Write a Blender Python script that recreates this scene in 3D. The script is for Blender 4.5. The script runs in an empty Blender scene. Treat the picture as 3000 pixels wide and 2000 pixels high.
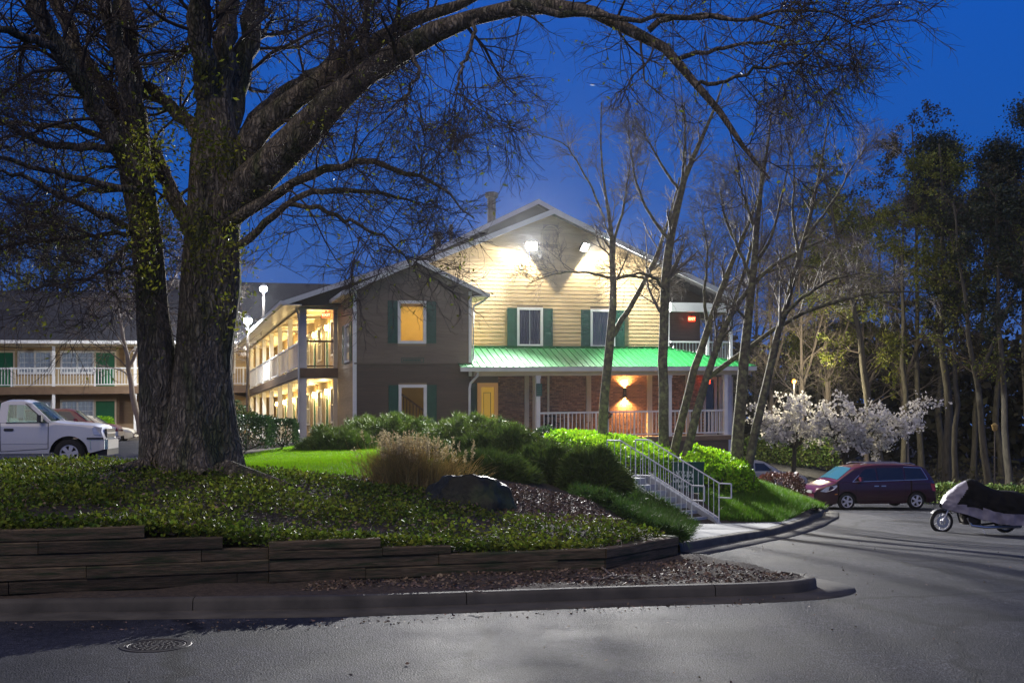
import bpy, bmesh, math, random
import numpy as np
from mathutils import Vector, Matrix, noise as mnoise

SC = bpy.context.scene
COL = SC.collection
# ------------------------------------------------------------------ camera, sky, sun, exposure
EYE = np.array([0.0, 0.0, 2.13]); FPX = 3300.0; HOR = 1225.0
cam_d = bpy.data.cameras.new('camera'); cam = bpy.data.objects.new('camera', cam_d); COL.objects.link(cam)
cam.location = EYE; cam.rotation_euler = (math.radians(90), 0, 0)
cam_d.sensor_width = 36.0; cam_d.lens = 36.0 * FPX / 3000.0
cam_d.shift_y = (HOR - 1000.0) / 3000.0
cam_d.clip_start = 0.1; cam_d.clip_end = 2000
SC.camera = cam
world = bpy.data.worlds.new('World'); SC.world = world; world.use_nodes = True
wn = world.node_tree.nodes; wl = world.node_tree.links
bg = wn['Background']
tc = wn.new('ShaderNodeTexCoord'); sep = wn.new('ShaderNodeSeparateXYZ'); ramp = wn.new('ShaderNodeValToRGB')
wl.new(tc.outputs['Generated'], sep.inputs[0]); wl.new(sep.outputs['Z'], ramp.inputs[0]); wl.new(ramp.outputs[0], bg.inputs[0])
cr = ramp.color_ramp
cr.elements[0].position = 0.0; cr.elements[0].color = (.060, .125, .34, 1)
cr.elements[1].position = 1.0; cr.elements[1].color = (.003, .028, .16, 1)
e = cr.elements.new(0.36); e.color = (.006, .084, .44, 1)
e = cr.elements.new(0.19); e.color = (.008, .084, .38, 1)
bg.inputs[1].default_value = 0.80
sun_d = bpy.data.lights.new('sun', 'SUN'); sun_d.energy = 1.0; sun_d.angle = math.radians(70); sun_d.color = (1, .82, .56)
sun = bpy.data.objects.new('sun', sun_d); COL.objects.link(sun)
sun.rotation_euler = (math.radians(36), 0, math.radians(-30))      # soft dusk glow from behind the camera, added as warm fill against the blue
SC.view_settings.view_transform = 'Standard'; SC.view_settings.look = 'None'
SC.view_settings.exposure = 0.4; SC.view_settings.gamma = 1.0
SC.cycles.use_denoising = True
SC.cycles.max_bounces = 6; SC.cycles.diffuse_bounces = 2; SC.cycles.glossy_bounces = 2
SC.cycles.transparent_max_bounces = 12; SC.cycles.sample_clamp_indirect = 4.0
SC.cycles.caustics_reflective = False; SC.cycles.caustics_refractive = False

# ------------------------------------------------------------------ helpers
def W(px, py, d):
    return np.array([(px - 1500.0) / FPX * d, d, EYE[2] + (HOR - py) / FPX * d])
def A(*a): return np.array(a, float)

def pm(name, c, c2=None, scale=6.0, rough=.6, bump=0.0, bscale=60.0, metal=0.0, spec=.5, isl=0.0, objr=0.0,
       transl=0.0, stretch=None, detail=4.0, emit=None, es=0.0, hue=0.0, coat=0.0, rvar=0.0, c3=None, c3scale=1.2, lo=.3, hi=.7):
    m = bpy.data.materials.new(name); m.use_nodes = True
    nt = m.node_tree; N = nt.nodes; L = nt.links; b = N['Principled BSDF']; out = N['Material Output']
    b.inputs['Roughness'].default_value = rough; b.inputs['Metallic'].default_value = metal
    b.inputs['Specular IOR Level'].default_value = spec
    if coat: b.inputs['Coat Weight'].default_value = coat; b.inputs['Coat Roughness'].default_value = .08
    tcn = N.new('ShaderNodeTexCoord'); src = tcn.outputs['Object']
    if stretch:
        mp = N.new('ShaderNodeMapping'); mp.inputs['Scale'].default_value = stretch; L.new(src, mp.inputs[0]); src = mp.outputs[0]
    col = None
    if c2 is not None:
        n = N.new('ShaderNodeTexNoise'); n.inputs['Scale'].default_value = scale; n.inputs['Detail'].default_value = detail
        L.new(src, n.inputs['Vector'])
        mr = N.new('ShaderNodeMapRange'); mr.inputs[1].default_value = lo; mr.inputs[2].default_value = hi; L.new(n.outputs[0], mr.inputs[0])
        mx = N.new('ShaderNodeMix'); mx.data_type = 'RGBA'; L.new(mr.outputs[0], mx.inputs[0])
        mx.inputs[6].default_value = (*c, 1); mx.inputs[7].default_value = (*c2, 1); col = mx.outputs[2]
        if rvar:
            ma = N.new('ShaderNodeMapRange'); ma.inputs[3].default_value = rough - rvar; ma.inputs[4].default_value = rough + rvar
            L.new(n.outputs[0], ma.inputs[0]); L.new(ma.outputs[0], b.inputs['Roughness'])
    if c3 is not None:
        n3 = N.new('ShaderNodeTexNoise'); n3.inputs['Scale'].default_value = c3scale; n3.inputs['Detail'].default_value = 3
        L.new(src, n3.inputs['Vector'])
        mr3 = N.new('ShaderNodeMapRange'); mr3.inputs[1].default_value = .48; mr3.inputs[2].default_value = .66; L.new(n3.outputs[0], mr3.inputs[0])
        mx3 = N.new('ShaderNodeMix'); mx3.data_type = 'RGBA'; L.new(mr3.outputs[0], mx3.inputs[0])
        if col is not None: L.new(col, mx3.inputs[6])
        else: mx3.inputs[6].default_value = (*c, 1)
        mx3.inputs[7].default_value = (*c3, 1); col = mx3.outputs[2]
    if isl or objr:
        if isl:
            g = N.new('ShaderNodeNewGeometry'); rnd = g.outputs['Random Per Island']; amt = isl
        else:
            g = N.new('ShaderNodeObjectInfo'); rnd = g.outputs['Random']; amt = objr
        hs = N.new('ShaderNodeHueSaturation')
        mr2 = N.new('ShaderNodeMapRange'); mr2.inputs[3].default_value = 1 - amt; mr2.inputs[4].default_value = 1 + amt; L.new(rnd, mr2.inputs[0])
        L.new(mr2.outputs[0], hs.inputs['Value'])
        if hue:
            mh = N.new('ShaderNodeMapRange'); mh.inputs[3].default_value = .5 - hue; mh.inputs[4].default_value = .5 + hue
            fr = N.new('ShaderNodeMath'); fr.operation = 'FRACT'; ml = N.new('ShaderNodeMath'); ml.operation = 'MULTIPLY'; ml.inputs[1].default_value = 7.31
            L.new(rnd, ml.inputs[0]); L.new(ml.outputs[0], fr.inputs[0]); L.new(fr.outputs[0], mh.inputs[0]); L.new(mh.outputs[0], hs.inputs['Hue'])
        if col is not None: L.new(col, hs.inputs['Color'])
        else: hs.inputs['Color'].default_value = (*c, 1)
        col = hs.outputs[0]
    if col is not None: L.new(col, b.inputs['Base Color'])
    else: b.inputs['Base Color'].default_value = (*c, 1)
    if bump:
        n2 = N.new('ShaderNodeTexNoise'); n2.inputs['Scale'].default_value = bscale; n2.inputs['Detail'].default_value = 5
        L.new(src, n2.inputs['Vector'])
        bp = N.new('ShaderNodeBump'); bp.inputs['Strength'].default_value = 1.0; bp.inputs['Distance'].default_value = bump
        L.new(n2.outputs[0], bp.inputs['Height']); L.new(bp.outputs[0], b.inputs['Normal'])
    if emit is not None:
        b.inputs['Emission Color'].default_value = (*emit, 1); b.inputs['Emission Strength'].default_value = es
    if transl:
        t = N.new('ShaderNodeBsdfTranslucent'); ms = N.new('ShaderNodeMixShader'); ms.inputs[0].default_value = transl
        if col is not None: L.new(col, t.inputs[0])
        else: t.inputs[0].default_value = (*c, 1)
        L.new(b.outputs[0], ms.inputs[1]); L.new(t.outputs[0], ms.inputs[2]); L.new(ms.outputs[0], out.inputs[0])
    return m

def glassmat(name, tint, rough=.02, facing=.12):
    m = bpy.data.materials.new(name); m.use_nodes = True
    nt = m.node_tree; N = nt.nodes; L = nt.links; N.remove(N['Principled BSDF'])
    t = N.new('ShaderNodeBsdfTransparent'); t.inputs[0].default_value = (*tint, 1)
    g = N.new('ShaderNodeBsdfGlossy'); g.inputs['Roughness'].default_value = rough
    lw = N.new('ShaderNodeLayerWeight'); lw.inputs[0].default_value = .25
    mr = N.new('ShaderNodeMapRange'); mr.inputs[3].default_value = facing; mr.inputs[4].default_value = .9; L.new(lw.outputs['Fresnel'], mr.inputs[0])
    ms = N.new('ShaderNodeMixShader'); L.new(mr.outputs[0], ms.inputs[0]); L.new(t.outputs[0], ms.inputs[1]); L.new(g.outputs[0], ms.inputs[2])
    L.new(ms.outputs[0], N['Material Output'].inputs[0]); return m

def mesh_np(name, V, F, smooth=False):
    """V (n,3) float; F (m,k) int, all faces with k corners"""
    V = np.ascontiguousarray(V, dtype=np.float32); F = np.ascontiguousarray(F, dtype=np.int32)
    me = bpy.data.meshes.new(name); k = F.shape[1]
    me.vertices.add(len(V)); me.vertices.foreach_set('co', V.ravel())
    me.loops.add(F.size); me.loops.foreach_set('vertex_index', F.ravel())
    me.polygons.add(len(F)); me.polygons.foreach_set('loop_start', np.arange(0, F.size, k, dtype=np.int32))
    try: me.polygons.foreach_set('loop_total', np.full(len(F), k, dtype=np.int32))
    except Exception: pass
    if smooth: me.polygons.foreach_set('use_smooth', np.ones(len(F), dtype=bool))
    me.update(calc_edges=True); me.validate()
    return me

class MB:
    """collects loose shapes into one mesh"""
    def __init__(s): s.v = []; s.f = []; s.mi = []; s.n = 0; s.cur = 0
    def add(s, V, F):
        V = np.asarray(V, float).reshape(-1, 3)
        s.v.append(V); s.f += [tuple(int(i) + s.n for i in f) for f in F]; s.mi += [s.cur] * len(F); s.n += len(V)
    def hexa(s, P):                       # 8 corners: 4 bottom (ccw), 4 top
        s.add(P, [(3, 2, 1, 0), (4, 5, 6, 7), (0, 1, 5, 4), (1, 2, 6, 5), (2, 3, 7, 6), (3, 0, 4, 7)])
    def box(s, a, b, fn=None):
        x0, y0, z0 = a; x1, y1, z1 = b
        P = [(x0, y0, z0), (x1, y0, z0), (x1, y1, z0), (x0, y1, z0), (x0, y0, z1), (x1, y0, z1), (x1, y1, z1), (x0, y1, z1)]
        if fn: P = [fn(*p) for p in P]
        s.hexa(P)
    def bar(s, p, q, w, h=None, up=(0, 0, 1)):
        p = np.asarray(p, float); q = np.asarray(q, float); h = h or w
        d = q - p; d /= np.linalg.norm(d); up = np.asarray(up, float)
        if abs(d @ up) > .98: up = A(1, 0, 0)
        sx = np.cross(d, up); sx /= np.linalg.norm(sx); uu = np.cross(sx, d)
        sx = sx * w / 2; uu = uu * h / 2
        s.hexa([p - sx - uu, p + sx - uu, q + sx - uu, q - sx - uu, p - sx + uu, p + sx + uu, q + sx + uu, q - sx + uu])
    def tube(s, pts, rad, n=8, cap=True):
        V, F = tube_np(np.asarray(pts, float), np.broadcast_to(np.asarray(rad, float), (len(pts),)), n)
        F = [tuple(f) for f in F]
        if cap: F.append(tuple(range(n - 1, -1, -1))); m = len(V); F.append(tuple(range(m - n, m)))
        s.add(V, F)
    def lathe(s, c, axis, prof, n=20, caps=True):     # prof: (offset along axis, radius)
        c = np.asarray(c, float); ax = np.asarray(axis, float); ax /= np.linalg.norm(ax)
        t = A(0, 0, 1) if abs(ax[2]) < .9 else A(1, 0, 0)
        e1 = np.cross(ax, t); e1 /= np.linalg.norm(e1); e2 = np.cross(ax, e1)
        an = np.linspace(0, 2 * math.pi, n, endpoint=False)
        V = [c + ax * o + (e1 * math.cos(a) + e2 * math.sin(a)) * r for o, r in prof for a in an]
        F = []
        for i in range(len(prof) - 1):
            for j in range(n):
                k = (j + 1) % n; F.append((i * n + j, i * n + k, (i + 1) * n + k, (i + 1) * n + j))
        if caps and prof[0][1] > 1e-4: F.append(tuple(range(n - 1, -1, -1)))
        if caps and prof[-1][1] > 1e-4: F.append(tuple(range((len(prof) - 1) * n, len(prof) * n)))
        s.add(V, F)
    def prism(s, poly, d):                 # polygon (list of 3-D points) pushed by vector d
        P = np.asarray(poly, float); n = len(P); d = np.asarray(d, float)
        s.add(np.vstack([P, P + d]), [tuple(range(n - 1, -1, -1)), tuple(range(n, 2 * n))] + [(i, (i + 1) % n, n + (i + 1) % n, n + i) for i in range(n)])
    def mesh(s, name, loc=None, smooth=False):
        V = np.vstack(s.v)
        if loc is not None: V = V - np.asarray(loc)
        me = bpy.data.meshes.new(name); me.from_pydata(V.tolist(), [], s.f)
        if smooth: me.polygons.foreach_set('use_smooth', np.ones(len(me.polygons), dtype=bool))
        if any(s.mi): me.polygons.foreach_set('material_index', np.array(s.mi, dtype=np.int32))
        me.update(); return me
    def build(s, name, mat, parent=None, smooth=False, loc=None):
        base = np.array(parent['_w']) if parent is not None else (np.asarray(loc) if loc is not None else np.zeros(3))
        o = link(name, s.mesh(name, base, smooth), mat, parent)
        if parent is None: o.location = base
        return o

def tube_np(P, R, n):
    m = len(P); T = np.gradient(P, axis=0); T /= (np.linalg.norm(T, axis=1, keepdims=True) + 1e-9)
    ref = A(0, 0, 1) if abs(T[:, 2]).mean() < .85 else A(1, 0, 0)
    S = np.cross(T, ref); S /= (np.linalg.norm(S, axis=1, keepdims=True) + 1e-9); B = np.cross(S, T)
    an = np.linspace(0, 2 * math.pi, n, endpoint=False)
    V = P[:, None, :] + (S[:, None, :] * np.cos(an)[None, :, None] + B[:, None, :] * np.sin(an)[None, :, None]) * R[:, None, None]
    i = np.arange(m - 1)[:, None] * n; j = np.arange(n)[None, :]; k = (j + 1) % n
    F = np.stack([i + j, i + k, i + n + k, i + n + j], -1).reshape(-1, 4)
    return V.reshape(-1, 3), F

def tubes_mesh(name, lines, smooth=True):
    """lines: list of (points, radii, sides) -> one mesh"""
    Vs = []; Fs = []; n = 0
    for P, R, k in lines:
        V, F = tube_np(np.asarray(P, float), np.asarray(R, float), k); Vs.append(V); Fs.append(F + n); n += len(V)
    return np.vstack(Vs), np.vstack(Fs)

def link(name, me, mat, parent=None):
    o = bpy.data.objects.new(name, me); COL.objects.link(o)
    for m in (mat if isinstance(mat, (list, tuple)) else [mat]):
        if m is not None and m.name not in me.materials: me.materials.append(m)
    if parent is not None:
        o.parent = parent; o['_w'] = parent['_w']
    return o
def part_np(name, V, F, mat, parent, smooth=False, kind=None):
    V = np.asarray(V) - np.array(parent['_w'])
    o = link(name, mesh_np(name, V, F, smooth), mat, parent)
    if kind: o['kind'] = kind
    return o
def thing(name, label, cat, loc, group=None):
    o = bpy.data.objects.new(name, None); COL.objects.link(o); o.empty_display_size = .2
    o.location = loc; o['_w'] = [float(c) for c in loc]; o['label'] = label; o['category'] = cat
    if group: o['group'] = group
    return o
def tag(o, label, cat, group=None):
    o['label'] = label; o['category'] = cat
    if group: o['group'] = group
    return o
def setting(o, kind='structure'): o['kind'] = kind; return o
def copy_thing(src, loc, label=None):
    """a copy of a thing with copies of its parts and sub-parts"""
    r = src.copy(); COL.objects.link(r); r.location = loc
    if label: r['label'] = label
    for ch in src.children:
        c = ch.copy(); COL.objects.link(c); c.parent = r
        for g in ch.children:
            d = g.copy(); COL.objects.link(d); d.parent = c
    return r
def lamp(name, kind, loc, power, color, radius=.05, parent=None, aim=None, size=None, blend=.2):
    d = bpy.data.lights.new(name, kind); d.energy = power; d.color = color; d.shadow_soft_size = radius
    o = bpy.data.objects.new(name, d); COL.objects.link(o)
    if kind == 'SPOT': d.spot_size = size; d.spot_blend = blend
    if aim is not None: o.rotation_euler = Vector(aim).to_track_quat('-Z', 'Y').to_euler()
    if parent is not None: o.parent = parent; o.location = np.asarray(loc) - np.array(parent['_w'])
    else: o.location = loc
    return o

def tps(P):
    P = np.asarray(P, float); n = len(P); d = np.linalg.norm(P[:, None, :2] - P[None, :, :2], axis=2)
    K = np.where(d > 0, d * d * np.log(d + 1e-9), 0) + np.eye(n) * .4
    Q = np.hstack([np.ones((n, 1)), P[:, :2]]); M = np.block([[K, Q], [Q.T, np.zeros((3, 3))]])
    c = np.linalg.solve(M, np.concatenate([P[:, 2], np.zeros(3)]))
    def f(x, y):
        x = np.asarray(x, float); y = np.asarray(y, float); s = x.shape; xy = np.stack([x.ravel(), y.ravel()], 1)
        r = np.linalg.norm(xy[:, None] - P[None, :, :2], axis=2)
        return (np.where(r > 0, r * r * np.log(r + 1e-9), 0) @ c[:n] + c[n] + xy @ c[n + 1:]).reshape(s)
    return f
def inside(poly, x, y):
    poly = np.asarray(poly, float); r = np.zeros(np.shape(x), bool); j = len(poly) - 1
    for i in range(len(poly)):
        xi, yi = poly[i]; xj, yj = poly[j]
        c = ((yi > y) != (yj > y)) & (x < (xj - xi) * (y - yi) / ((yj - yi) + 1e-12) + xi); r ^= c; j = i
    return r
def vnoise(p, s=1.0): return mnoise.noise(Vector((p[0] * s, p[1] * s, p[2] * s)))

RS = np.random.RandomState(7)
def unit(v): return v / (np.linalg.norm(v, axis=-1, keepdims=True) + 1e-9)
def leaf_quads(P, D, size, width=.5, rs=RS, fold=True):
    """leaf at each point P, long axis D; returns diamond quads"""
    n = len(P); size = np.broadcast_to(size, (n,))[:, None]
    D = unit(D); R = unit(np.cross(D, unit(rs.normal(size=(n, 3)))))
    a = P; b = P + D * size * .5 + R * size * width * .5; c = P + D * size; d = P + D * size * .5 - R * size * width * .5
    V = np.stack([a, b, c, d], 1).reshape(-1, 3); F = np.arange(4 * n).reshape(n, 4)
    return V, F
def blade_tris(P, D, size, width, rs=RS):
    n = len(P); D = unit(D); R = unit(np.cross(D, unit(rs.normal(size=(n, 3))))) * np.broadcast_to(width, (n,))[:, None] * .5
    size = np.broadcast_to(size, (n,))[:, None]
    V = np.stack([P - R, P + R, P + D * size], 1).reshape(-1, 3)
    return V, np.arange(3 * n).reshape(n, 3)
# ------------------------------------------------------------------ materials
M = {}
M['asphalt'] = pm('asphalt', (.013, .0135, .017), (.050, .051, .060), scale=1.1, rough=.70, spec=.30, bump=.016, bscale=55, rvar=.14, detail=9, c3=(.009, .009, .010), c3scale=.5)
def speckle(m, sc=90, lo=.42, hi=.62, amt=.75):
    """mineral grain: multiplies the base colour by fine noise"""
    nt = m.node_tree; N = nt.nodes; L = nt.links; b = N['Principled BSDF']
    src = b.inputs['Base Color'].links[0].from_socket
    tcn = N.new('ShaderNodeTexCoord'); n = N.new('ShaderNodeTexNoise'); n.inputs['Scale'].default_value = sc; n.inputs['Detail'].default_value = 3
    L.new(tcn.outputs['Object'], n.inputs['Vector'])
    mr = N.new('ShaderNodeMapRange'); mr.inputs[1].default_value = lo; mr.inputs[2].default_value = hi; mr.inputs[3].default_value = 1 - amt; mr.inputs[4].default_value = 1 + amt
    L.new(n.outputs[0], mr.inputs[0])
    mx = N.new('ShaderNodeVectorMath'); mx.operation = 'SCALE'; L.new(src, mx.inputs[0]); L.new(mr.outputs[0], mx.inputs['Scale'])
    last = mx.outputs[0]
    L.new(last, b.inputs['Base Color'])
def cracks(m, sc=.20, width=.020):
    nt = m.node_tree; N = nt.nodes; L = nt.links; b = N['Principled BSDF']
    src = b.inputs['Base Color'].links[0].from_socket
    tcn = N.new('ShaderNodeTexCoord'); nz = N.new('ShaderNodeTexNoise'); nz.inputs['Scale'].default_value = 1.6; nz.inputs['Detail'].default_value = 6
    ad = N.new('ShaderNodeMix'); ad.data_type = 'RGBA'; ad.blend_type = 'LINEAR_LIGHT'; ad.inputs[0].default_value = .35
    L.new(tcn.outputs['Object'], ad.inputs[6]); L.new(tcn.outputs['Object'], nz.inputs['Vector']); L.new(nz.outputs['Color'], ad.inputs[7])
    v = N.new('ShaderNodeTexVoronoi'); v.feature = 'DISTANCE_TO_EDGE'; v.inputs['Scale'].default_value = sc; L.new(ad.outputs[2], v.inputs['Vector'])
    mr = N.new('ShaderNodeMapRange'); mr.inputs[1].default_value = width * .3; mr.inputs[2].default_value = width; mr.inputs[3].default_value = .12; mr.inputs[4].default_value = 1; L.new(v.outputs['Distance'], mr.inputs[0])
    mx = N.new('ShaderNodeVectorMath'); mx.operation = 'SCALE'; L.new(src, mx.inputs[0]); L.new(mr.outputs[0], mx.inputs['Scale']); L.new(mx.outputs[0], b.inputs['Base Color'])
speckle(M['asphalt'], 85, .44, .58, .95); speckle(M['asphalt'], 15, .38, .62, .4); cracks(M['asphalt'])
M['concrete'] = pm('concrete', (.20, .195, .18), (.33, .32, .30), scale=3, rough=.75, bump=.003, bscale=80, detail=8)
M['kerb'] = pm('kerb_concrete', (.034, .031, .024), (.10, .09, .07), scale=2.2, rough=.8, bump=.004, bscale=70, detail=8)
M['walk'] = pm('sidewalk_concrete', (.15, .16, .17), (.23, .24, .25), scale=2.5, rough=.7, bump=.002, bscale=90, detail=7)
M['soil'] = pm('soil', (.022, .018, .013), (.05, .04, .027), scale=8, rough=.95, bump=.03, bscale=25)
M['mulch'] = pm('mulch', (.030, .022, .015), (.085, .062, .042), scale=14, rough=.95, bump=.03, bscale=30)
M['turf'] = pm('turf', (.030, .075, .010), (.06, .13, .018), scale=6, rough=.9, bump=.02, bscale=40)
M['forest_floor'] = pm('forest_floor', (.02, .017, .011), (.05, .042, .025), scale=1.2, rough=.95, bump=.03, bscale=8)
M['timber'] = pm('old_timber', (.060, .042, .020), (.175, .128, .070), scale=4, rough=.88, bump=.014, bscale=14, stretch=(1.2, 1.2, 14), objr=.5, c3=(.03, .042, .014), c3scale=1.6)
M['timber'].node_tree.nodes['Mapping'].inputs['Rotation'].default_value = (0, 0, -.3)
M['iron'] = pm('cast_iron', (.022, .018, .016), (.05, .04, .034), scale=9, rough=.55, bump=.002, bscale=60, metal=.5)
M['rock'] = pm('rock', (.007, .008, .005), (.034, .036, .026), scale=3.5, rough=.55, spec=.25, bump=.05, bscale=7, detail=9, c3=(.04, .055, .02), c3scale=2)
M['rail'] = pm('white_rail_paint', (.62, .64, .66), (.74, .75, .76), scale=3, rough=.4)
M['white'] = pm('white_trim', (.66, .66, .64), (.78, .78, .76), scale=2.5, rough=.5, detail=6)
M['black'] = pm('black_plastic', (.012, .012, .013), rough=.45)

# ------------------------------------------------------------------ ground, road, planting mound
ROADP = [(-14, 6, .0), (-6, 6, 0), (0, 6, 0), (6, 6, -.03), (12, 6, -.2), (-14, 12, .0), (-6, 12.3, 0), (0, 12.8, 0), (3.8, 14, -.01), (2.8, 18.3, -.02),
         (4.9, 26, -.46), (8.4, 30, -.66), (11.5, 30, -.88), (14, 45, -1.46), (10.2, 45, -1.42), (14, 36, -1.12), (20, 30, -1.25), (10, 18, -.22), (14, 14, -.3),
         (22, 45, -1.62), (13.5, 54, -1.3), (16, 62, -.8), (16, 72, -.55), (30, 60, -1.7), (22, 62, -1.7), (30, 80, -1.7), (40, 45, -1.8), (12, 80, -.4), (40, 20, -1.6), (-20, 40, .3), (0, 40, .0), (40, 95, -1.6)]
_zr = tps(ROADP)
def zroad(x, y): return _zr(np.clip(x, -16, 42), np.clip(y, 4, 90))
MOUNDP = [(-12, 11.2, .84), (-5.86, 13.05, .83), (-4.36, 13.5, .80), (-3.55, 13.75, .64), (-2.97, 13.95, .56), (-1.66, 14.35, .50), (-.79, 14.6, .42), (.16, 14.9, .35), (1.24, 15.3, .33), (2.4, 16.75, .34),
          (-5.7, 18, 1.28), (-4.9, 18, 1.26), (-9, 20.5, 1.20), (-7.2, 20.5, 1.24), (-12, 20, 1.20), (-9, 28.5, .84), (-14, 29, .82), (-9, 24.5, .98), (-14, 24.5, .98), (-4.7, 20.2, 1.11), (-2.4, 20.2, 1.06), (-4, 36, 1.14), (-6, 36, 1.16), (-4, 28, 1.1),
          (-1.8, 20.2, .93), (-.65, 18.4, .74), (-1.4, 18.6, .80), (0, 21.5, .83), (1.45, 17.8, .56), (.5, 17.6, .56), (-1.5, 26, 1.1), (-6.2, 43.5, 1.33), (-1.4, 43.5, 1.3),
          (1.5, 20, .66), (2.2, 18.4, .30), (2.9, 19.2, -.02), (2.75, 17.9, .13), (2.6, 19.8, .10), (3.2, 22, -.16), (2.3, 25, .30), (1.9, 28.4, .68), (2.8, 28, .66), (4.4, 26, -.33), (4.9, 26.6, -.30), (3.9, 24.5, -.40),
          (1.5, 34, .95), (4.2, 33, .60), (5.4, 31, .10), (4.9, 28.3, .05), (6.7, 33, .30), (9.2, 32.8, -.56), (7.3, 32, .02), (6.0, 27.5, -.34), (8.6, 31, -.56), (9.6, 36, -.8), (6.6, 37, .35), (8.4, 40, -.3),
          (10.6, 48.5, -.6), (4.5, 44, .9), (8, 46, .2), (12.2, 52, -1.0), (-12, 44, .9), (-20, 44, .85), (-14, 62, 1.0), (-28, 60, 1.05), (-26, 28, .85), (-30, 40, .9), (0, 62, .8), (12, 75, -.2), (-30, 90, 1), (0, 90, .8), (-10, 85, 1)]
_zm = tps(MOUNDP)
def zmound(x, y): return _zm(np.clip(x, -30, 13), np.clip(y, 10, 88))
def hit(px, py, zf, d0=5.0, d1=90.0):
    """where the sight line through a photo point meets a height field"""
    ds = np.linspace(d0, d1, 1400); k = (px - 1500) / FPX; s = (HOR - py) / FPX
    z = EYE[2] + s * ds; g = zf(k * ds, ds); i = int(np.argmax(z < g))
    d = ds[i]; return A(k * d, d, float(zf(A(k * d), A(d))[0]))

front = [hit(*p, zroad, 5, 20)[:2] for p in [(0, 1797), (500, 1791), (1000, 1785), (1300, 1775), (1600, 1764), (1900, 1754), (2200, 1746), (2320, 1740)]]
front = [A(-14, 11.9), A(-9, 12.1)] + front + [A(3.72, 13.92), A(3.90, 14.22), A(3.86, 14.55), A(3.66, 14.80)]
rkerb = [hit(*p, zroad, 12, 45)[:2] for p in [(1995, 1618), (2060, 1606), (2133, 1592), (2286, 1561), (2362, 1536), (2408, 1513), (2416, 1498)]] + [A(9.55, 36.5), A(9.9, 40), A(11.3, 46), A(12.4, 54), A(13.2, 62), A(14, 75)]
WALL_A, WALL_B, WALL_C = A(-12, 14.72 - 3.72), A(1.24, 15.10), A(2.45, 16.6)
MPOLY = [WALL_A + A(-30, -9), WALL_A + A(0, .1), WALL_B + A(-.05, .1), WALL_C + A(-.12, .05), A(2.62, 18.3)] + [p + A(-.08, .03) for p in rkerb] + [A(14, 92), A(-60, 92), A(-60, 2)]
def grid_sheet(name, x0, x1, y0, y1, st, zf, mat, poly=None, matf=None, mats=None, dz=0.0):
    xs = np.arange(x0, x1 + st * .5, st); ys = np.arange(y0, y1 + st * .5, st)
    X, Y = np.meshgrid(xs, ys); Z = zf(X, Y) + dz; V = np.stack([X, Y, Z], -1).reshape(-1, 3)
    nx = len(xs); i = np.arange(len(ys) - 1)[:, None] * nx; j = np.arange(nx - 1)[None, :]
    F = np.stack([i + j, i + j + 1, i + nx + j + 1, i + nx + j], -1).reshape(-1, 4)
    C = V[F].mean(1)
    if poly is not None: keep = inside(poly, C[:, 0], C[:, 1]); F = F[keep]; C = C[keep]
    me = mesh_np(name, V, F, True); o = link(name, me, mats or mat)
    if matf is not None: me.polygons.foreach_set('material_index', matf(C[:, 0], C[:, 1]).astype(np.int32))
    return setting(o)
# wide land: woods floor and everything beyond, one sheet reaching the horizon
def zland(x, y):
    near = np.clip(1 - (np.hypot(x - 5, y - 45) - 60) / 40, 0, 1)
    return np.where(near > 0, zroad(x, y), -.8) * near + (-.8) * (1 - near) - .04
xs = np.concatenate([np.linspace(-300, -70, 10), np.arange(-60, 80.1, 1.5), np.linspace(90, 300, 10)]); ys = np.concatenate([np.linspace(-120, -10, 8), np.arange(-4, 130.1, 1.5), np.linspace(150, 420, 10)])
X, Y = np.meshgrid(xs, ys); Z = zland(X, Y); V = np.stack([X, Y, Z], -1).reshape(-1, 3); nx = len(xs)
i = np.arange(len(ys) - 1)[:, None] * nx; j = np.arange(nx - 1)[None, :]
setting(link('ground', mesh_np('ground', V, np.stack([i + j, i + j + 1, i + nx + j + 1, i + nx + j], -1).reshape(-1, 4), True), M['forest_floor']))
LOT = [(-16, 2), (42, 2), (42, 44.5), (24, 48), (17.2, 49.4), (17.4, 56), (18.6, 63), (19, 76), (16, 90), (10, 90), (-16, 20)]
grid_sheet('road', -16, 42, 2, 90, .5, zroad, M['asphalt'], LOT)
LAWN = [(-5.2, 19.5), (-3.6, 20.0), (-1.6, 20.4), (-1.3, 22), (-1.6, 27), (-2.6, 31), (-4.2, 37), (-7.5, 38), (-8.5, 31), (-7.5, 25)]
MULCH = [(-.45, 18.6), (-.1, 17.4), (.9, 16.9), (1.9, 17.2), (1.8, 18.2), (1.2, 20.5), (.2, 22.5), (-.6, 21.5)]
PARK = [(-60, 25.3), (-9.2, 25.6), (-7.9, 27.5), (-8.6, 31), (-11, 44), (-14, 60), (-60, 50)]
def mmat(x, y):
    r = np.zeros(np.shape(x), int); r[inside(LAWN, x, y)] = 1; r[inside(MULCH, x, y)] = 2; r[inside(PARK, x, y)] = 3; return r
near = [(p[0], min(p[1], 36.0)) for p in MPOLY]
grid_sheet('planted_ground', -14.25, 10, 10.8, 36, .15, zmound, None, MPOLY, mmat, [M['soil'], M['turf'], M['mulch'], M['asphalt']])
grid_sheet('courtyard_ground', -60, 14.4, 36, 92, .6, zmound, None, MPOLY, mmat, [M['soil'], M['turf'], M['mulch'], M['asphalt']])
grid_sheet('parking_ground', -60, -14.25, 8, 36, .75, zmound, None, MPOLY, mmat, [M['soil'], M['turf'], M['mulch'], M['asphalt']])

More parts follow.
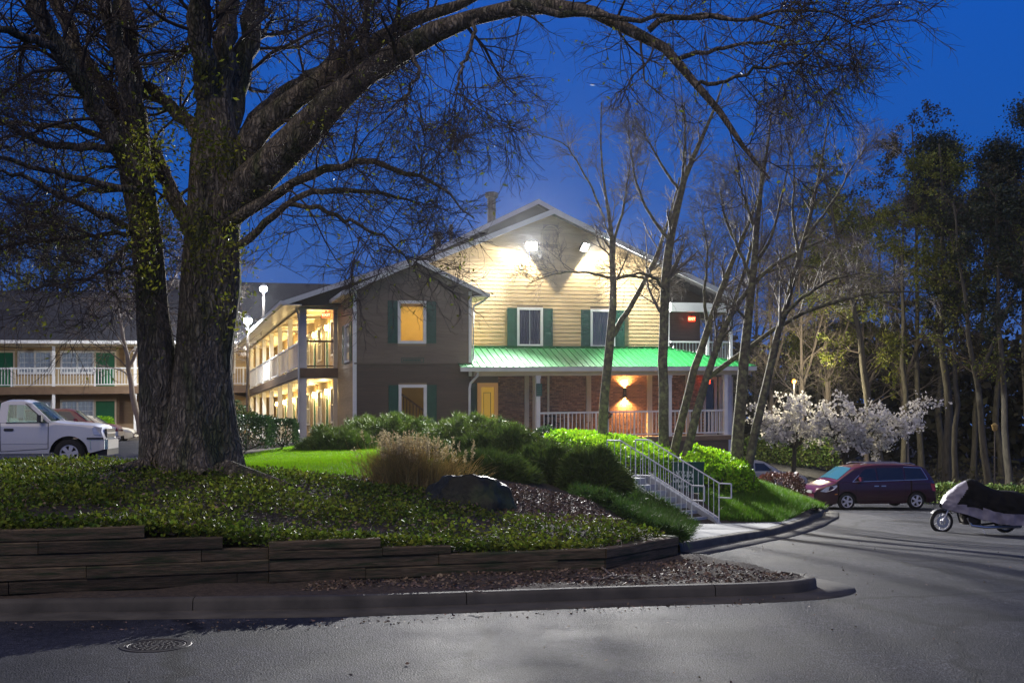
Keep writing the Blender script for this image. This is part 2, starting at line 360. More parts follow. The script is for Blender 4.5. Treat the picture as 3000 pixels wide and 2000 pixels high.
def strip(name, path, prof, zf, mat, joints=None):
    """sweep a (side, height) profile along a plan path; side is to the left of travel"""
    P = np.asarray(path, float); seg = np.linalg.norm(np.diff(P, axis=0), axis=1); s = np.concatenate([[0], np.cumsum(seg)])
    jt = np.arange(1.3, s[-1], 3.05) if joints else np.zeros(0); t = np.unique(np.concatenate([np.arange(0, s[-1], .25), s])); Q = np.stack([np.interp(t, s, P[:, k]) for k in (0, 1)], 1)
    for _ in range(3): Q[1:-1] = (Q[:-2] + 2 * Q[1:-1] + Q[2:]) / 4
    t2 = np.unique(np.concatenate([t, jt - .006, jt + .006])); t2 = t2[(t2 >= 0) & (t2 <= s[-1])]; Q = np.stack([np.interp(t2, t, Q[:, k]) for k in (0, 1)], 1); t = t2
    keepq = np.array([not (joints and np.any(np.abs((t[i] + t[i + 1]) / 2 - jt) < .005)) for i in range(len(t) - 1)])
    T = unit(np.gradient(Q, axis=0)); Nn = np.stack([-T[:, 1], T[:, 0]], 1); m = len(prof)
    z0 = zf(Q[:, 0], Q[:, 1]); V = []
    for a, h in prof: V.append(np.column_stack([Q + Nn * a, z0 + h]))
    V = np.stack(V, 1).reshape(-1, 3); i = np.arange(len(Q) - 1)[keepq][:, None] * m; j = np.arange(m - 1)[None, :]
    F = np.stack([i + j, i + j + 1, i + m + j + 1, i + m + j], -1).reshape(-1, 4)
    return setting(link(name, mesh_np(name, V, F[:, ::-1]), mat))
KP = [(0, -.05), (.012, .10), (.035, .135), (.15, .142), (.17, .13), (.17, -.1)]
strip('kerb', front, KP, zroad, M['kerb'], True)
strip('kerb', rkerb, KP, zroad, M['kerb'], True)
GP = [(-.46, -.02), (-.46, .006), (-.02, .010), (.0, .010)]
strip('gutter', front, GP, zroad, M['kerb'])
strip('gutter', rkerb[:8], GP, zroad, M['kerb'])
# mulch bed on the point of the island, between kerb and timber wall
bed = []
fr = np.array(front); pts = np.vstack([fr + A(0, .1), [WALL_C + A(.35, .15)], [WALL_B + A(.0, .12)], [WALL_A]])
isl = [tuple(p + A(-.03, .10)) for p in fr] + [tuple(WALL_C + A(.25, .1)), tuple(WALL_B + A(.02, .05)), tuple(WALL_A + A(0, .05))]
def zisl(x, y): return zroad(x, y) + .11 + .03 * np.sin(x * 3.1) * np.sin(y * 4.3)
grid_sheet('mulch_bed', -12, 4, 11, 17, .06, zisl, M['mulch'], isl)
# sidewalk from the foot of the steps to the kerb
sw = [tuple(p + A(-.17, .06)) for p in rkerb[1:7]] + [(8.3, 32.0), (6.45, 27.6), (5.0, 26.5), (4.25, 25.7), (3.3, 22.2)]
def zwalk(x, y): return zroad(x, y) + .142
grid_sheet('sidewalk', 2, 10, 17, 34, .1, zwalk, M['walk'], sw)

# ------------------------------------------------------------------ timber retaining wall
wall = thing('retaining_wall', 'low retaining wall of stacked dark timbers stepping down beside the road', 'wall', (-3, 13.8, 0))
wd = WALL_B - WALL_A; wdir = wd / np.linalg.norm(wd); wn_ = A(-wdir[1], wdir[0])
rw = random.Random(3)
def timber(a, b, z0, z1, d0=0.0, thick=.17):
    mb = MB(); j = rw.uniform(-.020, .020) + d0; t = rw.uniform(-.014, .014); dn = (b - a) / np.linalg.norm(b - a); nn = A(-dn[1], dn[0])
    a2 = a + dn * .004; b2 = b - dn * .004; g = .004
    n = 5; pr = []
    for k in range(n + 1):
        p = a2 + (b2 - a2) * k / n; w = rw.uniform(-.008, .008); zt = t * (k / n - .5) + rw.uniform(-.004, .004)
        o = j + w; r = .014
        pr.append([(*(p + nn * (o + r)), z0 + g + zt), (*(p + nn * o), z0 + g + r + zt), (*(p + nn * o), z1 - r + zt), (*(p + nn * (o + r)), z1 + zt), (*(p + nn * (o + thick)), z1 + zt), (*(p + nn * (o + thick)), z0 + g + zt)])
    V = np.array(pr).reshape(-1, 3); F = [tuple((k * 6 + i, k * 6 + (i + 1) % 6, k * 6 + 6 + (i + 1) % 6, k * 6 + 6 + i)) for k in range(n) for i in range(6)]
    F += [tuple(range(5, -1, -1)), tuple(range(n * 6, n * 6 + 6))]
    mb.add(V, F); return mb.build('timber', M['timber'], wall)
def wx(x): return A(x, 14.72 + .31 * x)
rows1 = [(.85, .70, -4.36, 0), (.70, .55, -3.50, .8), (.55, .40, -2.98, 1.5), (.40, .25, -2.98, .3), (.25, .10, -2.98, 1.1), (.10, -.06, -2.98, .6)]
for zt, zb, xe, off in rows1:
    x = -12 - off
    while x < xe - .05:
        nx_ = min(x + 2.44, xe)
        if xe - nx_ < .35: nx_ = xe
        timber(wx(x), wx(nx_), zb, zt, 0); x = nx_
rows2 = [(.62, .50, -1.66, .0), (.50, .39, -.79, 1.1), (.39, .25, 1.24, .4), (.25, .11, 1.24, 1.3), (.11, -.06, 1.24, .7)]
for zt, zb, xe, off in rows2:
    x = -2.98; first = True
    while x < xe - .05:
        nx_ = min(x + (2.44 - off if first else 2.44), xe); first = False
        if xe - nx_ < .3: nx_ = xe
        timber(wx(x), wx(nx_), zb, zt, -.02); x = nx_
for zt, zb in ((.385, .25), (.25, .11), (.11, -.1)): timber(WALL_B + A(.02, .0), WALL_C, zb, zt, -.01, .2)
timber(WALL_C + A(-.02, .03), WALL_C + A(-.95, .72), .27, .40, -.02)
o = timber(A(1.18, 17.45), A(1.72, 17.62), .42, .56)
# manhole
mp = hit(456, 1889, zroad, 8, 14)
mh = thing('manhole_cover', 'round cast iron manhole cover set into the road near the kerb', 'manhole', mp)
mb = MB(); mb.lathe(mp + A(0, 0, -.02), (0, 0, 1), [(0, .33), (.022, .33), (.026, .325), (.026, .285), (.012, .28), (.012, .0)], 40); mb.build('frame', M['iron'], mh)
mb = MB(); mb.lathe(mp + A(0, 0, -.006), (0, 0, 1), [(0, .272), (.010, .272), (.012, .268), (.012, .255), (.007, .25), (.007, .0)], 40); mb.build('lid', M['iron'], mh)
mb = MB(); k = 0
for r, n in ((.055, 6), (.105, 12), (.155, 18), (.205, 24)):
    for i in range(n):
        a = 2 * math.pi * (i + .5 * (k % 2)) / n; mb.lathe(mp + A(r * math.cos(a), r * math.sin(a), .0), (0, 0, 1), [(0, .018), (.007, .014)], 6)
    k += 1
mb.build('raised_stud', M['iron'], mh)['kind'] = 'stuff'

# ------------------------------------------------------------------ concrete steps with handrails
ac = A(.626, .71); ac /= np.linalg.norm(ac); rn = A(ac[1], -ac[0])         # across and downhill directions
t0 = W(1826, 1403, 26.9); T0 = A(t0[0], t0[1]); ztop = .67; RI = .142; TR = .28; WD = 1.02
st = thing('concrete_steps', 'short flight of grey concrete steps down to the sidewalk with white rails', 'steps', (*T0, ztop))
def sp(a, r, z): p = T0 + ac * a + rn * r; return A(p[0], p[1], z)
M['step'] = pm('step_concrete', (.27, .29, .32), (.37, .39, .42), scale=4, rough=.65, bump=.002, bscale=90, detail=7)
for k in range(7):
    mb = MB(); z = ztop - RI * (k + 1); r0 = TR * k; mb.box((0, r0 - (0 if k else 0), z - .5), (WD, r0 + TR + .02 - .022 * (k == 6), z), lambda x, y, q: sp(x, y, q))
    mb.build('step', M['step'], st)
mb = MB(); mb.box((-.1, -2.0, ztop - .4), (WD + .1, 0.0, ztop), lambda x, y, q: sp(x, y, q)); mb.build('landing', M['step'], st)
L7 = TR * 7
for a0, a1 in ((-.16, -.002), (WD + .002, WD + .16)):
    poly = [sp(a0, -.45, ztop + .06), sp(a0, 0.0, ztop + .06), sp(a0, L7 - .12, ztop - RI * 6.5 + .06), sp(a0, L7 + .03, ztop - RI * 7 - .02), sp(a0, L7 + .05, ztop - RI * 7 - .45), sp(a0, -.45, ztop - .6)]
    mb = MB(); mb.prism(poly, np.append(ac * (a1 - a0), 0)); mb.build('side_curb', M['step'], st)
def rail(a, name='handrail'):
    root = None; sl = RI / TR
    top = [(-.42, ztop + .93), (-.02, ztop + .93), (L7 + .02, ztop - RI * 7 + .93)]
    mb = MB(); P = [sp(a, r, z) for r, z in top]
    for p, q in zip(P[:-1], P[1:]): mb.tube([p, q], .018, 8)
    e = P[-1]; f = sp(a, L7 + .33, e[2]); g = sp(a, L7 + .33, e[2] - .33); h = sp(a, L7 + .02, e[2] - .33)
    for p, q in ((e, f), (f, g), (g, h)): mb.tube([p, q], .018, 8)
    b0 = sp(a, -.0, ztop + .12); b1 = sp(a, L7, ztop - RI * 7 + .12); mb.tube([b0, b1], .016, 8)
    hr = mb.build('handrail', M['rail'], st)
    rr = np.concatenate([[-.42, -.2, -.02], np.linspace(.13, L7, 14)])
    for i, r in enumerate(rr):
        zt = ztop + .93 - max(0, r + .02) * sl; zb = ztop + .06 - max(0, r) * sl - (0.0)
        mb = MB(); mb.tube([sp(a, r, zb - .04), sp(a, r, zt)],   .015 if i in (0, 9, 16) else .008, 8); mb.build('baluster', M['rail'], hr)
rail(-.08); rail(WD + .08)
# boulder
bc = hit(1380, 1478, zmound, 12, 30)
rs = random.Random(5); me = bmesh.new(); bmesh.ops.create_icosphere(me, subdivisions=4, radius=1)
planes = [((-.2, -1, .35), .62), ((.75, -.55, .35), .70), ((-.8, -.4, .55), .72), ((0, .1, 1), .66), ((.6, .2, .8), .72), ((-.55, .2, .85), .80), ((.95, .1, .2), .8), ((0, 1, .2), .7), ((.35, -.9, .75), .70)]
for v in me.verts:
    p = v.co.copy()
    for n_, d in planes:
        n_ = Vector(n_).normalized(); k = p.dot(n_)
        if k > d: p -= n_ * (k - d) * .93
    q = p + Vector((vnoise(p, 2.3), vnoise(p + Vector((9, 0, 0)), 2.3), vnoise(p + Vector((0, 9, 0)), 2.3))) * .10 + p * (abs(vnoise(p, 3.1)) * -.16 + vnoise(p, 9) * .035)
    v.co = Vector((q.x * .84, q.y * .55, q.z * .56 + .10)) + Vector(bc)
m_ = bpy.data.meshes.new('boulder'); me.to_mesh(m_); me.free()
for p in m_.polygons: p.use_smooth = True
V = np.zeros(len(m_.vertices) * 3); m_.vertices.foreach_get('co', V); V = V.reshape(-1, 3) - bc; m_.vertices.foreach_set('co', V.ravel())
o = link('boulder', m_, M['rock']); o.location = bc; tag(o, 'big dark flat topped boulder beside the dry grass clump', 'boulder')

# thin haze added to give the lamps a halo, in place of lens glow
mb = MB(); mb.box((-310, -130, -6), (310, 430, 40)); hz = mb.build('haze', None); setting(hz, 'stuff')
hm = bpy.data.materials.new('halo_haze'); hm.use_nodes = True; hn = hm.node_tree.nodes; hn.remove(hn['Principled BSDF']); pv = hn.new('ShaderNodeVolumePrincipled'); pv.inputs['Density'].default_value = .00012; pv.inputs['Color'].default_value = (.93, .95, 1, 1); pv.inputs['Anisotropy'].default_value = .74
hm.node_tree.links.new(pv.outputs[0], hn['Material Output'].inputs['Volume']); hz.data.materials.append(hm)
# ------------------------------------------------------------------ building materials
M['siding'] = pm('tan_siding', (.40, .285, .135), (.50, .37, .19), scale=2.0, rough=.62, bump=.002, bscale=30, stretch=(1, 1, 9), objr=.10, detail=6)
M['siding_b'] = pm('taupe_siding', (.125, .092, .062), (.155, .115, .078), scale=2.0, rough=.65, bump=.002, bscale=30, stretch=(1, 1, 9), objr=.08, detail=6)
M['siding_d'] = pm('brown_siding', (.066, .044, .026), (.086, .058, .034), scale=2.0, rough=.65, bump=.002, bscale=30, stretch=(1, 1, 9), objr=.08, detail=6)
M['wall'] = pm('wall_sheathing', (.26, .19, .11), rough=.8)
M['brown'] = pm('brown_fascia', (.14, .085, .045), (.18, .115, .065), scale=3, rough=.6)
M['cream'] = pm('cream_paint', (.62, .52, .36), (.70, .60, .44), scale=2, rough=.55)
M['shingle'] = pm('dark_shingles', (.016, .016, .019), (.036, .036, .042), scale=7, rough=.9, bump=.01, bscale=24, stretch=(1, 1, 5))
M['green'] = pm('green_shutter', (.006, .052, .030), (.009, .070, .040), scale=5, rough=.38)
M['gdoor'] = pm('green_door', (.012, .14, .045), (.018, .165, .055), scale=3, rough=.4)
M['metal_roof'] = pm('green_metal_roof', (.0035, .062, .013), (.005, .078, .019), scale=3, rough=.5, objr=.10, spec=.2, rvar=.08)
M['gutter_w'] = pm('painted_gutter', (.55, .57, .55), (.66, .67, .65), scale=2, rough=.35)
M['brick'] = pm('brick', (.25, .115, .062), (.38, .20, .115), scale=11, rough=.85, bump=.004, bscale=50, objr=.38, detail=6)
M['bricks'] = pm('brick_far', (.25, .115, .062), (.38, .20, .115), scale=11, rough=.85, bump=.004, bscale=50, isl=.42, detail=6)
M['mortar'] = pm('mortar', (.20, .17, .14), rough=.95)
M['glass'] = glassmat('window_glass', (.85, .87, .88), .03, .035)
M['darkglass'] = pm('dark_glass', (.012, .014, .02), rough=.05, spec=.8)
M['curtain'] = pm('curtain', (.55, .56, .58), (.72, .72, .73), scale=9, rough=.9, stretch=(9, 9, .4), transl=.3)
M['curtain_b'] = pm('brown_curtain', (.13, .095, .075), (.20, .15, .12), scale=9, rough=.9, stretch=(9, 9, .4))
M['lit_curtain'] = pm('lit_curtain', (.20, .22, .25), (.52, .54, .58), scale=6, rough=.9, stretch=(9, 9, .4), emit=(.80, .88, 1), es=.10)  # faint emission stands in for room light behind the cloth
M['yellow_in'] = pm('yellow_interior', (.62, .47, .16), (.70, .54, .20), scale=3, rough=.6)
M['door_y'] = pm('glowing_yellow_door', (.55, .34, .05), rough=.4, emit=(.9, .52, .05), es=.22)  # leaf glows a little, standing in for lamplight on the door
M['pipe'] = pm('vent_pipe', (.10, .085, .075), (.16, .14, .12), scale=6, rough=.6)
M['lamp_w'] = pm('lamp_lens_white', (1, 1, 1), emit=(.92, .96, 1), es=150)
M['lamp_y'] = pm('lantern_glass', (1, .8, .5), emit=(1, .66, .22), es=22)
M['lamp_o'] = pm('sconce_glass', (1, .7, .4), emit=(1, .55, .18), es=25)
M['exit'] = pm('exit_face', (.6, .03, .01), emit=(1, .05, .012), es=3.0)
M['exit_l'] = pm('exit_letters', (.9, .3, .2), emit=(1, .36, .18), es=6)
M['sign_g'] = pm('green_sign_face', (.006, .055, .032), (.009, .07, .04), scale=3, rough=.35)
M['sign_l'] = pm('sign_lettering', (.55, .62, .56), rough=.5)

U = A(3.0, 1, .053); U /= np.linalg.norm(U); Vv = A(-1 / 3, 1, -.0182); Vv /= np.linalg.norm(Vv); ZZ = A(0, 0, 1)
BO = W(1037, 1276, 44.0)
def B(u, v, z): return BO + U * u + Vv * v + ZZ * z
LO = W(0, 1132, 63.3)
def LW(u, v, z): return LO + U * u + Vv * v + ZZ * z
def onv(px, py, v, O):
    d = A((px - 1500) / FPX, 1, (HOR - py) / FPX); t, u, z = np.linalg.solve(np.array([-d, U, ZZ]).T, EYE - O - v * Vv); return u, z
def front_of(fr, v): return lambda a, z, d=0.0: fr(a, v - d, z)
def left_of(fr, u): return lambda a, z, d=0.0: fr(u - d, a, z)

def fbox(mb, fn, a0, a1, z0, z1, d0, d1):
    mb.hexa([fn(a0, z0, d1), fn(a1, z0, d1), fn(a1, z0, d0), fn(a0, z0, d0), fn(a0, z1, d1), fn(a1, z1, d1), fn(a1, z1, d0), fn(a0, z1, d0)])
def wall_with_holes(name, fn, a0, a1, z0, z1, holes, parent, mat, thick=.14, top=None):
    aa = sorted({a0, a1} | {min(max(h[i], a0), a1) for h in holes for i in (0, 1)}); zs = sorted({z0, z1} | {min(max(h[i], z0), z1) for h in holes for i in (2, 3)})
    mb = MB()
    for p, q in zip(aa[:-1], aa[1:]):
        for r, s in zip(zs[:-1], zs[1:]):
            c = ((p + q) / 2, (r + s) / 2)
            if any(h[0] < c[0] < h[1] and h[2] < c[1] < h[3] for h in holes): continue
            fbox(mb, fn, p, q, r, s, -thick, 0)
    if top is not None:
        mb.prism([fn(a, z, 0) for a, z in top], fn(0, 0, -thick) - fn(0, 0, 0))
    return mb.build(name, mat, parent)
rp = random.Random(11)
def planks(fn, z0, z1, span, holes, mat, parent, exp=.165, maxlen=4.2, single=False, name='plank'):
    z = z0; MBs = MB() if single else None; cnt = 0
    while z < z1 - .02:
        zt = min(z + exp, z1); (a0b, a1b), (a0t, a1t) = span(z), span(zt)
        if a1b - a0b < .06: break
        cuts = [(a0b, a1b)]
        for h in holes:
            if h[2] < zt - .03 and h[3] > z + .03:
                nc = []
                for c in cuts:
                    if h[1] <= c[0] or h[0] >= c[1]: nc.append(c)
                    else:
                        if h[0] - c[0] > .02: nc.append((c[0], h[0]))
                        if c[1] - h[1] > .02: nc.append((h[1], c[1]))
                cuts = nc
        for c in cuts:
            L = c[1] - c[0]; k = max(1, int(math.ceil(L / maxlen))); off = rp.uniform(-.8, .8) if k > 1 else 0
            br = [c[0]] + [c[0] + L * i / k + off for i in range(1, k)] + [c[1]]
            for p, q in zip(br[:-1], br[1:]):
                g = .0015; pt = a0t if abs(p - a0b) < 1e-6 else p + g; qt = a1t if abs(q - a1b) < 1e-6 else q - g
                pb = p if abs(p - a0b) < 1e-6 else p + g; qb = q if abs(q - a1b) < 1e-6 else q - g
                if qt - pt < .02: qt = pt + .02
                P = [fn(pb, z, .013), fn(qb, z, .013), fn(qb, z, .001), fn(pb, z, .001), fn(pt, zt, .006), fn(qt, zt, .006), fn(qt, zt, .001), fn(pt, zt, .001)]
                if single: MBs.hexa(P)
                else: mb = MB(); mb.hexa(P); mb.build(name, mat, parent); cnt += 1
        z = zt
    if single: o = MBs.build(name, mat, parent); o['kind'] = 'stuff'; return o
    return cnt
def window(parent, fn, a0, a1, z0, z1, tr=.085, mat=None, glass='glass', cols=1, rows=1, curtain=None, sash=True, name='window', back=.12, mull=None):
    """trim outside size a0..a1, z0..z1"""
    mat = mat or M['white']; mb = MB(); d0, d1 = -.05, .032
    fbox(mb, fn, a0, a0 + tr, z0, z1, d0, d1); fbox(mb, fn, a1 - tr, a1, z0, z1, d0, d1)
    fbox(mb, fn, a0 + tr, a1 - tr, z1 - tr, z1, d0, d1 - .002); fbox(mb, fn, a0 + tr, a1 - tr, z0, z0 + tr, d0, d1 + .008)
    w = mb.build(name, mat, parent); i0, i1, j0, j1 = a0 + tr, a1 - tr, z0 + tr, z1 - tr
    bays = [(i0, i1)] if not mull else [(i0, (i0 + i1) / 2 - mull / 2), ((i0 + i1) / 2 + mull / 2, i1)]
    if mull: mb = MB(); fbox(mb, fn, bays[0][1], bays[1][0], j0, j1, d0, d1 - .006); mb.build('mullion', mat, w)
    for p, q in bays:
        if glass: mb = MB(); fbox(mb, fn, p, q, j0, j1, -.030, -.024); mb.build('pane', M[glass], w)
        if sash and (cols > 1 or rows > 1):
            mb = MB(); t = .016
            for k in range(1, cols): c = p + (q - p) * k / cols; fbox(mb, fn, c - t / 2, c + t / 2, j0, j1, -.022, -.008)
            for k in range(1, rows):
                c = j0 + (j1 - j0) * k / rows; tt = t * (2.4 if k * 2 == rows else 1); fbox(mb, fn, p, q, c - tt / 2, c + tt / 2, -.023, -.005)
            mb.build('muntin', mat, w)
    if curtain:
        n = 26; mb = MB(); V = []
        for k in range(n + 1):
            a = i0 + (i1 - i0) * k / n; d = -back - .02 * math.sin(k * 1.9)
            V += [fn(a, j0, d), fn(a, j1, d)]
        mb.add(V, [(2 * k, 2 * k + 2, 2 * k + 3, 2 * k + 1) for k in range(n)]); mb.build('curtain', M[curtain], w)
    return w
def shutter(parent, fn, a0, a1, z0, z1):
    mb = MB(); t = .05
    fbox(mb, fn, a0, a1, z0, z1, .006, .030)
    fbox(mb, fn, a0, a0 + t, z0, z1, .030, .048); fbox(mb, fn, a1 - t, a1, z0, z1, .030, .048)
    zm = z0 + (z1 - z0) * .52
    for p, q in ((z0, z0 + .09), (zm - .035, zm + .035), (z1 - .06, z1)): fbox(mb, fn, a0 + t, a1 - t, p, q, .030, .046)
    s = mb.build('shutter', M['green'], parent)
    for p, q in ((z0 + .11, zm - .055), (zm + .055, z1 - .08)):
        mb = MB(); fbox(mb, fn, a0 + t + .02, a1 - t - .02, p, q, .030, .041); mb.build('raised_panel', M['green'], s)
def door(parent, fn, a0, a1, z0, z1, mat='gdoor', tr=.09, trim=None):
    mb = MB(); fbox(mb, fn, a0, a0 + tr, z0, z1, -.03, .035); fbox(mb, fn, a1 - tr, a1, z0, z1, -.03, .035); fbox(mb, fn, a0 + tr, a1 - tr, z1 - tr, z1, -.03, .033)
    f = mb.build('door_frame', trim or M['cream'], parent)
    mb = MB(); b0, b1, t = a0 + tr, a1 - tr, z1 - tr; fbox(mb, fn, b0, b1, z0, t, .002, .012)
    w = b1 - b0; h = t - z0
    for c in (.14, .56):
        for p, q in ((.08, .44), (.49, .74), (.79, .95)): fbox(mb, fn, b0 + w * c, b0 + w * (c + .30), z0 + h * p, z0 + h * q, .012, .022)
    mb.build('door_leaf', M[mat], f)
    mb = MB(); mb.lathe(fn(b0 + w * .08, z0 + h * .47, .012), fn(0, 0, 1) - fn(0, 0, 0), [(0, .018), (.03, .014), (.045, .026), (.06, .018)], 10); mb.build('door_knob', M['pipe'], f)
def railing(parent, P, Q, ztop, zbot, fr, spacing, name='railing', rail_h=.075, w=.05, thick_every=0, single=False, mat=None, skip=0):
    """P,Q are (u,v) ends"""
    mat = mat or M['white']; P = A(*P); Q = A(*Q); L = np.linalg.norm(Q - P); mb = MB()
    mb.bar(fr(*P, ztop - rail_h / 2), fr(*Q, ztop - rail_h / 2), .09, rail_h); mb.bar(fr(*P, zbot + .025), fr(*Q, zbot + .025), .05, .05)
    r = mb.build(name, mat, parent); n = int(L / spacing); allb = MB()
    for i in range(1, n):
        p = P + (Q - P) * i / n; ww = .075 if thick_every and i % thick_every == 0 else .036
        mb = allb if single else MB()
        mb.bar(fr(*p, zbot + .0), fr(*p, ztop - rail_h * .5), ww, ww * .9)
        if not single: mb.build('baluster', mat, r)
    if single and n > 1: o = allb.build('balusters', mat, r); o['kind'] = 'stuff'
    return r
def roof_slab(mb, quad, t=.12):
    P = [np.asarray(p, float) for p in quad]; n = np.cross(P[1] - P[0], P[2] - P[0]); n /= np.linalg.norm(n)
    if n[2] < 0: n = -n
    mb.prism(P, -n * t)
def text_mesh(body, fn, a, z, h, parent, mat, d=.004, align='CENTER', spacing=1.0):
    cu = bpy.data.curves.new('lettering', 'FONT'); cu.body = body; cu.size = 1; cu.align_x = align; cu.align_y = 'CENTER'; cu.extrude = .02; cu.space_character = spacing
    tmp = bpy.data.objects.new('lettering', cu); COL.objects.link(tmp)
    dg = bpy.context.evaluated_depsgraph_get(); me = bpy.data.meshes.new_from_object(tmp.evaluated_get(dg))
    bpy.data.objects.remove(tmp)
    n = len(me.vertices); V = np.zeros(n * 3); me.vertices.foreach_get('co', V); V = V.reshape(-1, 3); base = np.array(parent['_w'])
    Wd = np.array([fn(a + p[0] * h, z + p[1] * h, d + p[2] * .1) - base for p in V]); me.vertices.foreach_set('co', Wd.ravel()); me.update()
    return link('lettering', me, mat, parent)

# ------------------------------------------------------------------ main motel building
mot = thing('motel_building', 'two storey tan gabled motel building with green metal porch roof and balconies', 'building', B(0, 0, 0))
FB = front_of(B, 0.0); FM = front_of(B, 1.65); FL = left_of(B, 0.0)
RZ = 9.45; RU = 8.75; RP = .41
# stair bay in front
w_up, w_lo = (1.74, 2.90, 3.60, 5.31), (1.77, 2.92, .36, 1.98)
def inset(h, t=.07): return (h[0] + t, h[1] - t, h[2] + t, h[3] - t)
BR = 2.45; BZ = 6.95; BP = .455
bay_span = lambda z: (0.0, 4.76) if z < 5.72 else (max(0.0, BR - (BZ - .10 - z) / BP), min(4.76, BR + (BZ - .10 - z) / BP))
wall_with_holes('bay_wall', FB, 0, 4.76, -.6, 5.7, [inset(w_up), inset(w_lo)], mot, M['wall'], .14, [(0, 5.7), (4.76, 5.7), (BR, BZ - .12)])
planks(FB, -.10, 2.81, bay_span, [w_lo], M['siding_d'], mot)
planks(FB, 2.85, BZ - .12, bay_span, [w_up], M['siding_b'], mot)
mb = MB(); fbox(mb, FB, .0, 4.76, 2.795, 2.85, 0, .045); mb.build('belt_board', M['siding_b'], mot)
for h in (w_up, w_lo):
    window(mot, FB, *h, tr=.12, glass=None, name='window_opening')
    shutter(mot, FB, h[0] - .40, h[0] - .01, h[2] + .02, h[3] - .02); shutter(mot, FB, h[1] + .01, h[1] + .40, h[2] + .02, h[3] - .02)
mb = MB(); fbox(mb, FB, -.03, .10, -.5, 5.72, 0, .035); mb.box((-.035, -.033, -.5), (-.002, .10, 5.7), B); mb.build('corner_board', M['white'], mot)
mb = MB(); fbox(mb, FB, 4.66, 4.79, 2.3, 5.72, 0, .035); mb.build('corner_board', M['white'], mot)
# stair hall seen through the two openings
mb = MB(); mb.box((.15, 3.2, -.5), (4.6, 3.3, 5.6), B); mb.box((4.5, .16, -.5), (4.6, 3.2, 5.6), B); mb.box((.15, .16, 5.55), (4.5, 3.2, 5.62), B); mb.box((.15, .16, 2.5), (4.5, 3.2, 2.7), B); mb.box((.15, .16, -.6), (4.5, 3.2, -.5), B)
mb.build('stair_hall', M['yellow_in'], mot)
planks(front_of(B, 3.19), 2.75, 5.5, lambda z: (.2, 4.45), [], M['yellow_in'], mot, single=True, name='hall_siding')
mb = MB()
for k in range(9): mb.box((1.0 + .26 * k, 1.5, -.3 + .0 * k), (1.26 + .26 * k, 2.5, 1.72 - .19 * k), B)
mb.build('inner_stair', M['concrete'], mot)
mb = MB(); mb.bar(B(.9, 1.42, 2.62), B(3.5, 1.42, .72), .06, .07); mb.bar(B(.9, 1.42, 1.78), B(3.5, 1.42, -.12), .05, .06)
for k in range(19): u = .95 + .135 * k; z = 2.58 - (u - .9) * .731; mb.bar(B(u, 1.42, z - .82), B(u, 1.42, z), .035)
mb.build('inner_handrail', M['brown'], mot)
lamp('stair_hall_light', 'POINT', B(3.1, 1.2, 5.2), 62, (1, .74, .32), .12, mot)
lamp('stair_hall_light', 'POINT', B(3.6, .7, 2.2), 7, (1, .80, .55), .1, mot)
mb = MB(); mb.lathe(B(3.1, 1.2, 5.54), (0, 0, -1), [(0, .14), (.1, .12), (.13, .02)], 12); mb.build('ceiling_lamp', M['lamp_y'], mot)
# number board on the bay (its writing is too small to read)
mb = MB(); fbox(mb, FB, 1.88, 2.78, 2.86, 3.03, .02, .045); sb = mb.build('name_board', M['siding_b'], mot)
mb = MB(); fbox(mb, FB, 1.87, 2.79, 2.85, 2.872, .046, .055); fbox(mb, FB, 1.87, 2.79, 3.018, 3.04, .046, .055); fbox(mb, FB, 1.87, 1.892, 2.872, 3.018, .046, .055); fbox(mb, FB, 2.768, 2.79, 2.872, 3.018, .046, .055); mb.build('board_edge', M['sign_g'], sb)
mb = MB(); a = 1.95
for k in range(12):
    wv = rp.choice([.035, .045, .05]); fbox(mb, FB, a, a + wv, 2.91, 2.98, .046, .050); fbox(mb, FB, a + .012, a + wv - .012, 2.925, 2.95, .0505, .0515); a += wv + .016
mb.build('lettering', M['sign_g'], sb)['kind'] = 'stuff'

# gable wall of the main block
g_w = [(7.28, 8.45, 3.63, 5.30), (10.64, 11.81, 3.60, 5.27)]
gab_span = lambda z: (max(4.80 if z < 5.60 else 2.40, RU - (RZ - .14 - z) / RP), min(14.30, RU + (RZ - .14 - z) / RP))
zw = RZ - .14 - (14.30 - RU) * RP
wall_with_holes('gable_wall', FM, 4.8, 14.37, 2.4, zw, [inset(h) for h in g_w], mot, M['wall'], .14, [(2.40, zw), (14.37, zw), (RU, RZ - .15), (2.40, RZ - .15 - (RU - 2.4) * RP)])
planks(FM, 3.42, RZ - .2, gab_span, g_w + [(8.46, 9.14, 7.95, 8.75)], M['siding'], mot)
for i, h in enumerate(g_w):
    window(mot, FM, *h, tr=.105, curtain='curtain_b' if i == 0 else 'curtain', cols=2 if i == 0 else 1)
    shutter(mot, FM, h[0] - .44, h[0] - .01, h[2] - .02, h[3] - .03); shutter(mot, FM, h[1] + .01, h[1] + .44, h[2] - .02, h[3] - .03)
mb = MB(); fbox(mb, FM, 14.28, 14.42, 2.6, 5.9, 0, .04); mb.build('corner_board', M['white'], mot)
